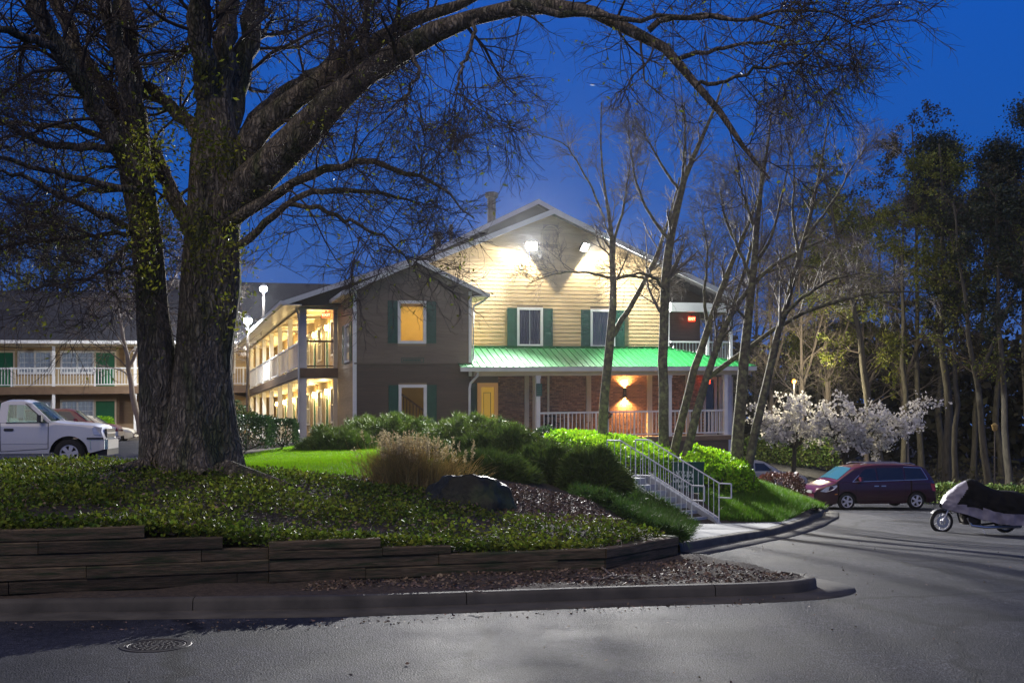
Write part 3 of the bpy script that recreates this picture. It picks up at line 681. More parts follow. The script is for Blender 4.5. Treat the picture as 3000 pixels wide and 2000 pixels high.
# round headed louvre
mb = MB(); cu_, cz, rr = 8.80, 8.43, .36; n = 18
arc = [(cu_ + rr * math.cos(t), cz + rr * math.sin(t)) for t in np.linspace(0, math.pi, n)]
out_ = [(cu_ + (rr + .05) * math.cos(t), cz + (rr + .05) * math.sin(t)) for t in np.linspace(0, math.pi, n)]
ring_i = [(cu_ + rr, cz - .42)] + arc + [(cu_ - rr, cz - .42)]; ring_o = [(cu_ + rr + .05, cz - .47)] + out_ + [(cu_ - rr - .05, cz - .47)]
for k in range(len(ring_i) - 1):
    a, b, c, d = ring_i[k], ring_i[k + 1], ring_o[k + 1], ring_o[k]
    mb.prism([FM(*p, .05) for p in (a, b, c, d)], FM(0, 0, 0) - FM(0, 0, .05))
vent = mb.build('gable_vent', M['siding'], mot)
z = cz - .40
while z < cz + rr - .03:
    hw = rr - .01 if z < cz else math.sqrt(max(rr * rr - (z - cz) ** 2, .0)) - .01
    if hw > .04: mb = MB(); mb.hexa([FM(cu_ - hw, z, .044), FM(cu_ + hw, z, .044), FM(cu_ + hw, z + .01, .0), FM(cu_ - hw, z + .01, .0), FM(cu_ - hw, z + .012, .044), FM(cu_ + hw, z + .012, .044), FM(cu_ + hw, z + .06, .01), FM(cu_ - hw, z + .06, .01)]); mb.build('louvre_slat', M['siding'], vent)
    z += .062
# roofs
mb = MB()
roof_slab(mb, [B(-.42, -.38, BZ - (BR + .42) * BP), B(BR, -.38, BZ), B(BR, 3.2, BZ), B(-.42, 3.2, BZ - (BR + .42) * BP)])
roof_slab(mb, [B(BR, -.38, BZ), B(5.36, -.38, BZ - (5.36 - BR) * BP), B(5.36, 1.62, BZ - (5.36 - BR) * BP), B(BR, 1.62, BZ)])
mb.build('bay_roof', M['shingle'], mot)
lu, ru = .3, 17.7
mb = MB()
roof_slab(mb, [B(lu, 1.05, RZ - (RU - lu) * RP), B(RU, 1.05, RZ), B(RU, 7, RZ), B(lu, 7, RZ - (RU - lu) * RP)])
roof_slab(mb, [B(RU, 1.05, RZ), B(ru, 1.05, RZ - (ru - RU) * RP), B(ru, 7, RZ - (ru - RU) * RP), B(RU, 7, RZ)])
mb.build('front_gable_roof', M['shingle'], mot)
prof = [(-2.45, 5.52), (3.2, 7.50), (8.55, 10.12), (14.1, 7.50), (18.5, 5.72)]
mb = MB()
for (u0, z0), (u1, z1) in zip(prof[:-1], prof[1:]): roof_slab(mb, [B(u0, 2.45, z0), B(u1, 2.45, z1), B(u1, 31, z1), B(u0, 31, z0)])
mb.build('main_roof', M['shingle'], mot)
def rake(pts, v, name, h=.20):
    mb = MB()
    for (u0, z0), (u1, z1) in zip(pts[:-1], pts[1:]):
        mb.hexa([B(u0, v - .03, z0 - h), B(u1, v - .03, z1 - h), B(u1, v - .002, z1 - h), B(u0, v - .002, z0 - h), B(u0, v - .03, z0 - .01), B(u1, v - .03, z1 - .01), B(u1, v - .002, z1 - .01), B(u0, v - .002, z0 - .01)])
    mb.build(name, M['gutter_w'], mot)
rake([(-.44, BZ - (BR + .44) * BP), (BR, BZ), (5.38, BZ - (5.38 - BR) * BP)], -.38, 'rake_board')
rake([(lu, RZ - (RU - lu) * RP), (RU, RZ), (ru, RZ - (ru - RU) * RP)], 1.05, 'rake_board', .24)
rake(prof, 2.45, 'rake_board', .22)
mb = MB(); mb.prism([B(u, 2.9, z - .16) for u, z in prof[::-1]] , Vv * .1); mb.build('rear_gable', M['siding_d'], mot)
# soffits, gutters and spouts
mb = MB(); zb = BZ - (BR + .42) * BP; mb.box((-.50, -.36, zb - .17), (-.40, 3.0, zb - .02), B); mb.build('gutter', M['gutter_w'], mot)
mb = MB(); mb.box((-.40, -.34, zb - .15), (-.04, 3.0, zb - .11), B); mb.build('soffit', M['cream'], mot)
zb2 = BZ - (5.36 - BR) * BP; mb = MB(); mb.box((5.34, -.36, zb2 - .16), (5.46, 1.6, zb2 - .01), B); mb.build('gutter', M['gutter_w'], mot)
mb = MB(); mb.box((4.80, -.34, zb2 - .15), (5.33, 1.6, zb2 - .11), B); mb.build('soffit', M['gutter_w'], mot)
mb = MB(); mb.tube([B(5.38, -.2, zb2 - .15), B(5.25, -.12, zb2 - .3), B(4.86, -.07, zb2 - .5), B(4.84, -.06, zb2 - .7), B(4.84, -.06, 2.96), B(4.9, -.12, 2.88)], .045, 8); mb.build('downspout', M['gutter_w'], mot)
mb = MB(); mb.tube([B(4.95, -.35, 2.46), B(4.95, -.3, 2.3), B(4.72, -.09, 2.02), B(4.68, -.08, 1.8), B(4.68, -.08, -.6)], .05, 8); mb.build('downspout', M['gutter_w'], mot)
mb = MB(); mb.box((-2.56, 2.3, 5.36), (-2.44, 31, 5.50), B); mb.build('gutter', M['gutter_w'], mot)
mb = MB(); mb.box((-2.44, 2.46, 5.34), (-1.68, 31, 5.385), B); mb.build('soffit', M['gutter_w'], mot)
# main walls: left long side, gallery
mb = MB(); mb.box((.14, 30.5, -.5), (14.3, 30.7, 6.5), B); mb.box((14.2, 1.8, 0), (14.37, 30.5, 5.9), B); mb.box((14.4, 3.06, 2.4), (16.7, 3.2, 5.9), B); mb.build('rear_wall', M['siding_d'], mot)
openings = [(1.45, 2.40, 2.85, 4.75)]
gwin, gdo = [], []
for k in range(6):
    b = 4.25 + 3.7 * k; gwin += [(b, b + 1.25, 3.45, 5.05), (b, b + 1.25, .55, 2.15)]; gdo += [(b + 1.65, b + 2.60, 2.85, 4.98), (b + 1.65, b + 2.60, 0.0, 2.12)]
bw = [(.82, 2.05, 2.95, 4.5)]
holes = [inset(h) for h in gwin + bw]
wall_with_holes('side_wall', FL, .14, 30.5, -.6, 5.75, holes, mot, M['wall'], .13)
planks(FL, -.1, 5.7, lambda z: (.102, 3.9), bw, M['siding'], mot, single=False)
planks(FL, 0, 5.55, lambda z: (3.92, 28), gwin + gdo, M['siding'], mot, single=True, name='gallery_siding')
window(mot, FL, *bw[0], tr=.09, glass='glass', cols=2, rows=2, curtain='curtain'); shutter(mot, FL, .42, .80, 2.95, 4.5); shutter(mot, FL, 2.07, 2.45, 2.95, 4.5)
for h in gwin: window(mot, FL, *h, tr=.09, cols=2, rows=2, curtain='curtain')
for h in gdo: door(mot, FL, *h, trim=M['white'])
mb = MB(); mb.box((-1.70, 3.55, 2.48), (-.02, 28, 2.84), B); mb.build('gallery_floor', M['brown'], mot)
mb = MB(); mb.box((-1.66, 3.62, 2.842), (-.025, 28, 2.868), B); mb.build('gallery_deck', M['cream'], mot)
mb = MB(); mb.box((-1.64, 3.6, 2.42), (-.02, 28, 2.478), B); mb.build('lower_ceiling', M['cream'], mot)
mb = MB(); mb.box((-1.68, 3.5, 5.50), (-.02, 30, 5.56), B); mb.build('upper_ceiling', M['cream'], mot)
for k in range(8):
    mb = MB(); v = 4.6 + 1.85 * k; mb.box((-1.5, v, 5.40), (-.03, v + .10, 5.498), B); mb.build('ceiling_joist', M['cream'], mot)
mb = MB(); mb.box((-1.64, 3.52, 5.30), (-.02, 3.66, 5.72), B); mb.build('end_beam', M['gutter_w'], mot)
mb = MB(); mb.box((-1.64, 3.67, 5.28), (-1.50, 30, 5.49), B); mb.build('gallery_beam', M['cream'], mot)
for i, v in enumerate([3.7, 7.55, 11.3, 14.9, 18.4, 21.9, 25.4]):
    w = .28 if i == 0 else .20
    for z0, z1 in ((-.4, 2.42), (2.87, 5.30)):
        mb = MB(); mb.box((-1.60, v - .09, z0), (-1.60 + w, v - .09 + w * .8, z1), B); mb.box((-1.615, v - .105, z0), (-1.585 + w, v - .075 + w * .8, z0 + .12), B); mb.build('column', M['white'], mot)
    if i < 6:
        nv = [7.55, 11.3, 14.9, 18.4, 21.9, 25.4][i]; railing(mot, (-1.52, v + .14), (-1.52, nv - .1), 4.02, 2.98, B, .135, single=i > 2)
for z0, z1 in ((-.4, 2.42), (2.87, 5.3)):
    mb = MB(); mb.box((-.20, 3.58, z0), (-.03, 3.75, z1), B); mb.build('column', M['cream'], mot)
railing(mot, (-1.32, 3.66), (-.20, 3.66), 4.02, 2.92, B, .36, mat=M['brown'])
mb = MB(); mb.tube([B(-1.78, 3.5, 5.35), B(-1.70, 3.45, 5.1), B(-1.66, 3.48, 4.8), B(-1.66, 3.48, -.3)], .045, 8); mb.build('downspout', M['gutter_w'], mot)
# wall lanterns along the gallery
def lantern(c, out, power, parent, col=(1, .72, .30)):
    c = np.asarray(c); out = np.asarray(out) / np.linalg.norm(out); mb = MB()
    mb.bar(c, c + out * .14, .03); p = c + out * .15; mb.lathe(p + A(0, 0, .17), (0, 0, -1), [(0, .015), (.03, .085), (.06, .08)], 8); mb.lathe(p + A(0, 0, -.13), (0, 0, -1), [(0, .06), (.03, .04)], 8)
    l = mb.build('wall_lantern', M['black'], parent); mb = MB(); mb.lathe(p + A(0, 0, .11), (0, 0, -1), [(0, .055), (.1, .07), (.24, .05)], 8); mb.build('lantern_glass', M['lamp_y'], l)
    lamp('lantern_light', 'POINT', p + out * .12 + A(0, 0, -.02), power, col, .05, parent)
for v in (5.45 + .25, 9.4, 13.1, 16.8, 20.5, 24.2):
    for z in (1.95, 4.75):
        if v < 14 or z > 3: lantern(B(-.02, v, z), -U, 75, mot)
        else: lantern(B(-.02, v, z), -U, 60, mot)
# exit signs
def exit_sign(c, fnv, parent_label, dirn='front'):
    t = thing('exit_sign', parent_label, 'sign', c, 'red lit exit signs'); fn = front_of(lambda a, v, z: c + U * a + Vv * v + ZZ * z, 0)
    mb = MB(); fbox(mb, fn, -.17, .17, -.11, .11, -.04, 0); mb.build('sign_case', M['exit'], t); text_mesh('EXIT', fn, 0, 0, .17, t, M['exit_l'])
    mb = MB(); fbox(mb, fn, -.03, .03, .11, .2, -.03, -.01); mb.build('bracket', M['black'], t)
exit_sign(B(-.42, 4.2, 5.14), None, 'red lit exit sign under the balcony ceiling left of the brown bay')
exit_sign(B(16.05, 2.6, 5.0), None, 'red lit exit sign on the upper balcony above the porch roof')
exit_sign(B(16.12, 1.30, 2.08), None, 'red lit exit sign beneath the green porch roof')

# right side balcony, upper floor
mb = MB(); mb.box((14.42, 1.5, 2.50), (17.6, 28, 2.84), B); mb.build('balcony_floor', M['brown'], mot)
mb = MB(); mb.box((14.42, 1.45, 5.20), (17.6, 1.68, 5.60), B); mb.box((17.45, 1.7, 5.2), (17.6, 28, 5.6), B); mb.build('balcony_beam', M['gutter_w'], mot)
mb = MB(); mb.box((14.42, 1.7, 5.45), (17.45, 28, 5.5), B); mb.build('balcony_ceiling', M['siding_d'], mot)
for u, v in ((17.48, 1.6), (17.48, 5.2), (17.48, 8.8), (17.48, 12.4), (16.3, 1.6)):
    mb = MB(); mb.box((u - .07, v - .07, 2.85), (u + .07, v + .07, 5.2), B); mb.build('column', M['white'], mot)
railing(mot, (14.45, 1.6), (16.22, 1.6), 3.90, 2.95, B, .155); railing(mot, (16.38, 1.6), (17.4, 1.6), 3.90, 2.95, B, .155)
railing(mot, (17.48, 1.7), (17.48, 12.3), 3.90, 2.95, B, .16, single=True)
planks(front_of(B, 3.05), 2.85, 5.45, lambda z: (14.45, 16.7), [], M['siding_b'], mot, single=True, name='recess_siding')
for v in (1.75, 5.3, 9.0, 12.6):
    mb = MB(); mb.box((17.3, v - .12, -3.2), (17.55, v + .13, 2.5), B); mb.build('column', M['white'], mot)

# porch
mb = MB(); mb.box((4.9, -.28, -.40), (16.45, 1.64, -.30), B); mb.build('porch_deck', M['cream'], mot)
mb = MB(); mb.box((4.85, -.24, -3.2), (16.35, -.12, -.40), B); mb.box((16.23, -.12, -3.2), (16.35, 1.6, -.40), B); mb.build('porch_skirt', M['siding_d'], mot)
mb = MB(); mb.box((4.85, -.30, -.52), (16.45, -.25, -.33), B); mb.build('deck_edge', M['brown'], mot)
pcol = [7.60, 10.66, 13.58, 16.28]
for u in pcol:
    mb = MB(); mb.box((u - .085, -.15, -.30), (u + .085, .02, 2.30), B); mb.box((u - .105, -.17, -.30), (u + .105, .04, -.17), B); mb.box((u - .105, -.17, 2.18), (u + .105, .04, 2.30), B); mb.build('porch_column', M['white'], mot)
for p, q in zip(pcol[:-1], pcol[1:]): railing(mot, (p + .1, -.065), (q - .1, -.065), .80, -.22, B, .17, thick_every=7)
railing(mot, (16.28, .05), (16.28, 1.55), .80, -.22, B, .17)
mb = MB(); mb.box((4.82, -.18, 2.30), (17.5, .05, 2.44), B); mb.build('porch_beam', M['cream'], mot)
mb = MB(); mb.box((4.82, -.40, 2.44), (17.55, 1.64, 2.475), B); mb.build('porch_ceiling', M['cream'], mot)
mb = MB(); mb.box((4.21, -.45, 2.47), (17.62, -.33, 2.63), B); mb.box((4.21, -.46, 2.61), (17.62, -.32, 2.645), B); mb.build('porch_gutter', M['gutter_w'], mot)
# standing seam panels
ZE, ZT, VE, VT = 2.66, 3.58, -.36, 1.62
def proof(u, v): return B(u, v, ZE + (v - VE) / (VT - VE) * (ZT - ZE))
def hipv(u): return VT if u <= 14.4 else VT + (u - 14.4) / (17.6 - 14.4) * (VE - VT)
pw = .28; u = 4.21; NN = np.cross(proof(6, VE) - proof(5, VE), proof(5, VT) - proof(5, VE)); NN /= np.linalg.norm(NN); NN = NN * np.sign(NN[2])
while u < 17.5:
    a, b = u, min(u + pw, 17.6); v1a, v1b = (-.03, -.03) if b <= 4.80 else (hipv(a), hipv(b))
    mb = MB(); t = NN * .012
    q = [proof(a + .004, VE), proof(b - .004, VE), proof(b - .004, max(v1b, VE + .01)), proof(a + .004, max(v1a, VE + .01))]; mb.hexa([p - t for p in q] + [p for p in q])
    r = [proof(a - .012, VE - .01), proof(a + .014, VE - .01), proof(a + .014, max(v1a, VE + .02)), proof(a - .012, max(v1a, VE + .02))]; mb.hexa([p for p in r] + [p + NN * .035 for p in r])
    mb.build('roof_panel', M['metal_roof'], mot); u += pw
def rroof(u, v): return B(u, v, ZE + (17.66 - u) / (17.66 - 14.4) * (ZT - ZE))
v = VE
while v < VT - .05:
    a, b = v, min(v + pw, VT); ua = 14.4 + (VT - a) / (VT - VE) * 3.2; ub = 14.4 + (VT - b) / (VT - VE) * 3.2
    mb = MB(); q = [rroof(17.66, a + .004), rroof(17.66, b - .004), rroof(min(ub, 17.64), b - .004), rroof(min(ua, 17.64), a + .004)]; mb.hexa([p - A(0, 0, .014) for p in q] + q)
    r = [rroof(17.67, a - .012), rroof(17.67, a + .014), rroof(min(ua, 17.64), a + .014), rroof(min(ua, 17.64), a - .012)]; mb.hexa(r + [p + A(0, 0, .035) for p in r]); mb.build('roof_panel', M['metal_roof'], mot); v += pw
mb = MB(); mb.bar(proof(14.4, VT) + A(0, 0, .03), proof(17.6, VE) + A(0, 0, .03), .14, .03); mb.build('hip_cap', M['metal_roof'], mot)
mb = MB(); mb.box((4.80, 1.56, 3.55), (14.4, 1.63, 3.66), B); mb.build('flashing', M['metal_roof'], mot)
# brick wall behind the porch
mb = MB(); mb.box((6.42, 1.66, -.5), (16.12, 1.8, 2.42), B); mb.box((4.8, 1.66, 2.10), (6.42, 1.8, 2.42), B); mb.build('mortar_wall', M['mortar'], mot)
bl, bh, cs = .200, .060, .0735
allb = MB(); proto = None; nb = 0; row = 0; z = -.30
PB = MB(); PB.hexa([U * a + Vv * b + ZZ * c for c in (0, bh) for a, b in ((0, -.022), (bl, -.022), (bl, 0), (0, 0))]); pmesh = PB.mesh('brick'); pmesh.materials.append(M['brick'])
while z < 2.36:
    u = 6.44 - (.105 if row % 2 else 0)
    while u < 16.0:
        u0 = max(u, 6.44); dv = rp.uniform(-.003, .004)
        if 11.15 <= u <= 13.35 and z > -.12 and u0 == u:
            o = bpy.data.objects.new('brick', pmesh); COL.objects.link(o); o.parent = mot; o.location = B(u, 1.658 + dv, z) - BO; nb += 1
        else: allb.box((u0, 1.636 + dv, z), (u + bl, 1.659, z + bh), B)
        u += .211
    z += cs; row += 1
o = allb.build('brickwork', M['bricks'], mot); o['kind'] = 'stuff'
for u, w in ((7.70, .20), (8.05, .18), (8.68, .09), (10.55, .22), (13.45, .24), (15.30, .16)):
    mb = MB(); mb.box((u - w / 2, 1.58, -.30), (u + w / 2, 1.632, 2.42), B); mb.build('pilaster', M['cream'], mot)
# yellow side door left on the porch
FD = front_of(B, 1.66)
mb = MB(); fbox(mb, FD, 5.52, 5.68, -.30, 2.10, 0, .06); fbox(mb, FD, 6.26, 6.42, -.30, 2.10, 0, .06); fbox(mb, FD, 5.68, 6.26, 1.92, 2.10, 0, .058); fr_ = mb.build('door_frame', pm('glowing_orange_trim', (.62, .36, .14), rough=.5, emit=(1, .5, .15), es=.10), mot)  # trim glows a little too, lamplight put into the material
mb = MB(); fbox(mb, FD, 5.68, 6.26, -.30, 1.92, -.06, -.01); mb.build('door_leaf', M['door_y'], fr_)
mb = MB(); fbox(mb, FD, 5.80, 5.815, .6, 1.7, -.01, .0); fbox(mb, FD, 6.10, 6.12, .6, 1.7, -.01, .0); fbox(mb, FD, 5.815, 6.10, .6, .62, -.01, 0); fbox(mb, FD, 5.815, 6.10, 1.68, 1.70, -.01, 0); mb.build('door_light', M['black'], fr_)
mb = MB(); fbox(mb, FD, 4.80, 5.50, -.30, 2.08, -.10, -.02); mb.build('dark_gap_panel', M['green'], mot)  # dark panel stands in for the unlit open gap beside the door
# glazed entrance at the right end of the porch
for u in (16.14, 16.95):
    window(mot, front_of(B, 1.70), u, u + .70, -.3, 2.30, tr=.13, glass='darkglass', mat=M['cream'], name='entrance_window')
# wall sconce shining up and down
sc = B(12.24, 1.56, 1.62); mb = MB(); mb.lathe(sc + A(0, 0, -.22), (0, 0, 1), [(0, .075), (.44, .075)], 12); mb.bar(sc, B(12.24, 1.64, 1.62), .1, .2); s_ = mb.build('wall_sconce', M['black'], mot)
for s in (1, -1):
    mb = MB(); mb.lathe(sc + A(0, 0, s * .221), (0, 0, s), [(0, .06), (.006, .055)], 12); mb.build('sconce_lens', M['lamp_o'], s_)
    lamp('sconce_light', 'SPOT', sc + A(0, 0, s * .25), 750, (1, .56, .20), .04, mot, aim=(.03, .08, s), size=math.radians(140), blend=.9)
# sign on the porch post, hanging basket on the other
sg = thing('post_sign', 'small dark green notice board fixed to the first porch post', 'sign', B(7.62, -.17, 1.75)); FS = front_of(B, -.155)
mb = MB(); fbox(mb, FS, 7.50, 7.75, 1.46, 1.98, .0, .03); mb.build('board', M['sign_g'], sg)
mb = MB()
for k in range(6):
    z = 1.90 - .075 * k; a = 7.53
    while a < 7.70: wv = rp.uniform(.02, .05); fbox(mb, FS, a, a + wv, z - .018, z + .012, .031, .033); a += wv + .012
mb.build('lettering', pm('dim_lettering', (.12, .2, .17), rough=.5), sg)['kind'] = 'stuff'
# vent pipes
for u, v, zb, h, r, cap in ((6.95, 4.2, 9.2, 1.25, .19, True), (5.3, 5.0, 8.2, 1.15, .085, False), (4.75, 5.2, 8.0, .75, .15, True)):
    mb = MB(); P = B(u, v, zb); mb.lathe(P, (0, 0, 1), [(0, r), (h, r)] + ([(h, r * 1.45), (h + .10, r * 1.55), (h + .22, r * 1.5), (h + .25, r * .6)] if cap else []), 16); mb.build('vent_pipe', M['pipe'], mot)
# floodlights on the gable
def flood(u, z, yaw, label):
    c = B(u, 1.32, z); t = thing('flood_light', label, 'floodlight', B(u, 1.6, z), 'floodlights on the gable'); dirv = -Vv * math.cos(yaw) * .82 + U * math.sin(yaw) * .82 - ZZ * .5; dirv /= np.linalg.norm(dirv)
    sd = np.cross(dirv, ZZ); sd /= np.linalg.norm(sd); up = np.cross(sd, dirv); mb = MB()
    def hx(w, h, d0, d1): return [c + sd * a * w + up * b * h + dirv * d for d, (w, h) in ((d0, (w * .7, h * .7)), (d1, (w, h))) for a, b in ((-1, -1), (1, -1), (1, 1), (-1, 1))]
    mb.hexa(hx(.25, .20, -.16, .0)); mb.bar(c - dirv * .1, B(u, 1.63, z - .05), .05); mb.build('housing', M['pipe'], t)
    mb = MB(); mb.hexa([c + sd * a * .21 + up * b * .165 + dirv * d for d in (.002, .014) for a, b in ((-1, -1), (1, -1), (1, 1), (-1, 1))]); mb.build('lens', M['lamp_w'], t)
    lamp('flood_beam', 'SPOT', c + dirv * .06, FLOOD_BEAM, (1, .98, .95), .10, t, aim=dirv + ZZ * .12, size=math.radians(130), blend=.85)
    sp_ = -Vv * .55 + U * math.sin(yaw) * 1.0 - ZZ * .95
    lamp('flood_spill', 'SPOT', c + dirv * .06, FLOOD_SPILL, (1, .93, .80), .05, t, aim=sp_, size=math.radians(146), blend=.12)
FLOOD_BEAM, FLOOD_SPILL = 36000, 800
flood(7.83, 7.86, math.radians(-33), 'blazing white floodlight beside the louvred vent, nearer the brown bay')
flood(10.25, 7.88, math.radians(38), 'blazing white floodlight beside the vent, nearer the bare trees')
mb = MB(); mb.tube([B(7.83, 1.62, 7.75), B(7.83, 1.62, 7.3)], .02, 6); mb.build('conduit', M['white'], mot)

# ------------------------------------------------------------------ guest wing across the courtyard
gw = thing('guest_wing', 'long two storey guest wing with green doors and white balcony railing', 'building', LW(0, 0, 0))
FW = front_of(LW, 1.6); u0_, u1_ = -9.0, 15.2
def lu_(px, v=1.6): return onv(px, 1100, v, LO)[0]
rooms = [('door', -60, 44), ('win', 51, 153), ('win', 176, 277), ('door', 280, 341)]
hol, doo = [], []
for kind, a, b in rooms:
    if kind == 'win': hol += [(lu_(a), lu_(b), .78, 2.12), (lu_(a), lu_(b), .78 - 2.85, 2.12 - 2.85)]
    else: doo += [(lu_(b) - 1.24, lu_(b), 0, 2.12), (lu_(b) - 1.24, lu_(b), -2.85, 2.12 - 2.85)]
hol += [(lu_(-60) - 4.4, lu_(-60) - 2.4, .78, 2.12), (lu_(600), lu_(690), .78, 2.12)]
wall_with_holes('front_wall', FW, u0_, u1_, -3.2, 2.5, [inset(h) for h in hol], gw, M['wall'], .14)
planks(FW, 0, 2.45, lambda z: (u0_, u1_), hol + doo, M['siding'], gw, exp=.17, maxlen=6)
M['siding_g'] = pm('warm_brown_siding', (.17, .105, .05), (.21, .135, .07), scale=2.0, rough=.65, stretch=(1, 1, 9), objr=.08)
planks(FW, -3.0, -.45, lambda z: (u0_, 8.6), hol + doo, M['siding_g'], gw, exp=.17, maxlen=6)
for h in hol: window(gw, FW, *h, tr=.11, cols=3, rows=4, curtain='lit_curtain', mull=.10, back=.1)
for h in doo: door(gw, FW, *h, tr=.10)
mb = MB(); mb.box((u0_, -.05, -.46), (u1_, 1.58, -.02), LW); mb.build('gallery_floor', M['brown'], gw)
mb = MB(); mb.box((u0_, .0, 2.30), (u1_, 1.58, 2.36), LW); mb.build('gallery_ceiling', M['cream'], gw)
mb = MB(); mb.box((u0_, .0, 2.28), (u1_ + .1, .12, 2.44), LW); mb.build('gallery_beam', M['cream'], gw)
mb = MB(); mb.box((u0_, -.62, 2.38), (u1_ + .4, -.50, 2.56), LW); mb.build('gutter', M['white'], gw)
mb = MB(); mb.box((u0_, -.50, 2.40), (u1_ + .4, .0, 2.44), LW); mb.build('soffit', M['white'], gw)
mb = MB(); roof_slab(mb, [LW(u0_, -.6, 2.58), LW(u1_ + .6, -.6, 2.58), LW(u1_ + .6, 7.0, 6.25), LW(u0_, 7.0, 6.25)]); roof_slab(mb, [LW(u0_, 7.0, 6.25), LW(u1_ + .6, 7.0, 6.25), LW(u1_ + .6, 14, 2.6), LW(u0_, 14, 2.6)]); mb.build('roof', M['shingle'], gw)
mb = MB(); mb.box((8.6, 1.7, -3.2), (8.75, 5, -.47), LW); mb.box((u0_, 13, -3), (u1_, 13.2, 2.6), LW); mb.build('inner_wall', M['siding_d'], gw)
pu = [lu_(157, .05), lu_(396, .05)]; dp = pu[1] - pu[0]; posts = [pu[0] - dp, pu[0], pu[1], pu[1] + dp * .98]
for u in posts:
    for z0, z1 in ((-3.1, -.46), (-.02, 2.30)):
        mb = MB(); mb.box((u - .085, .0, z0), (u + .085, .15, z1), LW); mb.build('column', M['white'], gw)
ends = [u0_ + .1] + posts + [u1_]
for p, q in zip(ends[:-1], ends[1:]):
    m1 = p + (q - p) * .5
    railing(gw, (p + .09, .06), (m1 - .03, .06), 1.06, .06, LW, .155); railing(gw, (m1 + .03, .06), (q - .09, .06), 1.06, .06, LW, .155)
    mb = MB(); mb.box((m1 - .045, .02, -.02), (m1 + .045, .11, 1.08), LW); mb.build('rail_post', M['white'], gw)
# taller wing behind the courtyard
rwg = thing('rear_wing', 'dark roofed wing rising behind the courtyard lamps', 'building', LW(17, 14, 0))
mb = MB(); mb.box((8, 12, -3), (27, 20, 5.2), LW); mb.build('wall', M['siding_d'], rwg)
mb = MB(); roof_slab(mb, [LW(7, 11, 4.9), LW(28, 11, 4.9), LW(28, 16.5, 8.35), LW(7, 16.5, 8.35)]); roof_slab(mb, [LW(7, 16.5, 8.35), LW(28, 16.5, 8.35), LW(28, 22, 4.9), LW(7, 22, 4.9)]); mb.build('roof', M['shingle'], rwg)
# courtyard lamp poles
def pole_lamp(top, zg, label, power):
    t = thing('lamp_pole', label, 'lamp post', (top[0], top[1], zg), 'courtyard lamp posts'); mb = MB()
    mb.tube([(top[0], top[1], zg - .3), (top[0], top[1], zg + .5), (top[0], top[1], top[2] - .1)], [.13, .085, .06], 10); mb.build('pole', M['pipe'], t)
    mb = MB(); mb.lathe(top + A(0, 0, .2), (0, 0, -1), [(0, .05), (.06, .16), (.16, .2), (.2, .17)], 14); h = mb.build('lamp_head', M['white'], t)
    mb = MB(); mb.lathe(top + A(0, 0, .0), (0, 0, -1), [(0, .20), (.16, .19), (.26, .03)], 14); mb.build('lens', M['lamp_w'], h)
    lamp('pole_light', 'POINT', top + A(0, 0, -.42), power, (.96, .98, 1), .14, t)
pole_lamp(W(726, 935, 57.0), .9, 'white courtyard lamp post with the lower glaring lamp beside the balcony', 2400)
pole_lamp(W(772, 843, 63.0), .9, 'white courtyard lamp post with the higher glaring lamp by the roof edge', 8000)
# ------------------------------------------------------------------ vegetation
M['bark'] = pm('oak_bark', (.105, .084, .056), (.38, .315, .215), scale=4.2, rough=.92, bump=.11, bscale=6, stretch=(2.6, 2.6, .8), detail=10, c3=(.085, .095, .035), c3scale=1.1)
def bark_ridges(m, sc, stretch, depth):
    nt = m.node_tree; N = nt.nodes; L = nt.links; b = N['Principled BSDF']; src = b.inputs['Base Color'].links[0].from_socket; nrm = b.inputs['Normal'].links[0].from_socket
    t = N.new('ShaderNodeTexCoord'); nz = N.new('ShaderNodeTexNoise'); nz.inputs['Scale'].default_value = 3.5; nz.inputs['Detail'].default_value = 5; L.new(t.outputs['Object'], nz.inputs['Vector'])
    ad = N.new('ShaderNodeMix'); ad.data_type = 'RGBA'; ad.blend_type = 'LINEAR_LIGHT'; ad.inputs[0].default_value = .10; L.new(t.outputs['Object'], ad.inputs[6]); L.new(nz.outputs['Color'], ad.inputs[7])
    mp = N.new('ShaderNodeMapping'); mp.inputs['Scale'].default_value = stretch; L.new(ad.outputs[2], mp.inputs[0])
    v = N.new('ShaderNodeTexVoronoi'); v.feature = 'DISTANCE_TO_EDGE'; v.inputs['Scale'].default_value = sc; L.new(mp.outputs[0], v.inputs['Vector'])
    mr = N.new('ShaderNodeMapRange'); mr.inputs[1].default_value = .02; mr.inputs[2].default_value = .30; mr.inputs[3].default_value = .50; mr.inputs[4].default_value = 1.45; L.new(v.outputs['Distance'], mr.inputs[0])
    mx = N.new('ShaderNodeVectorMath'); mx.operation = 'SCALE'; L.new(src, mx.inputs[0]); L.new(mr.outputs[0], mx.inputs['Scale']); L.new(mx.outputs[0], b.inputs['Base Color'])
    bp = N.new('ShaderNodeBump'); bp.inputs['Distance'].default_value = depth; L.new(mr.outputs[0], bp.inputs['Height']); L.new(nrm, bp.inputs['Normal']); L.new(bp.outputs[0], b.inputs['Normal'])
bark_ridges(M['bark'], 11, (1.6, 1.6, .24), .03)
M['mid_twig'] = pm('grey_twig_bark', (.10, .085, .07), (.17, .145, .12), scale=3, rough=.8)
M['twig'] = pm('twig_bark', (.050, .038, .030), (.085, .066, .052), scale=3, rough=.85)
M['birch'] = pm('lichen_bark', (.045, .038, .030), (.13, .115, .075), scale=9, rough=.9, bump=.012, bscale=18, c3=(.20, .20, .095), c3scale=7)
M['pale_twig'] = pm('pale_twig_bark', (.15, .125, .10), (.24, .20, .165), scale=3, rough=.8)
M['trunk'] = pm('woodland_bark', (.055, .050, .038), (.125, .115, .085), scale=4, rough=.92, bump=.02, bscale=10, stretch=(3, 3, .6))
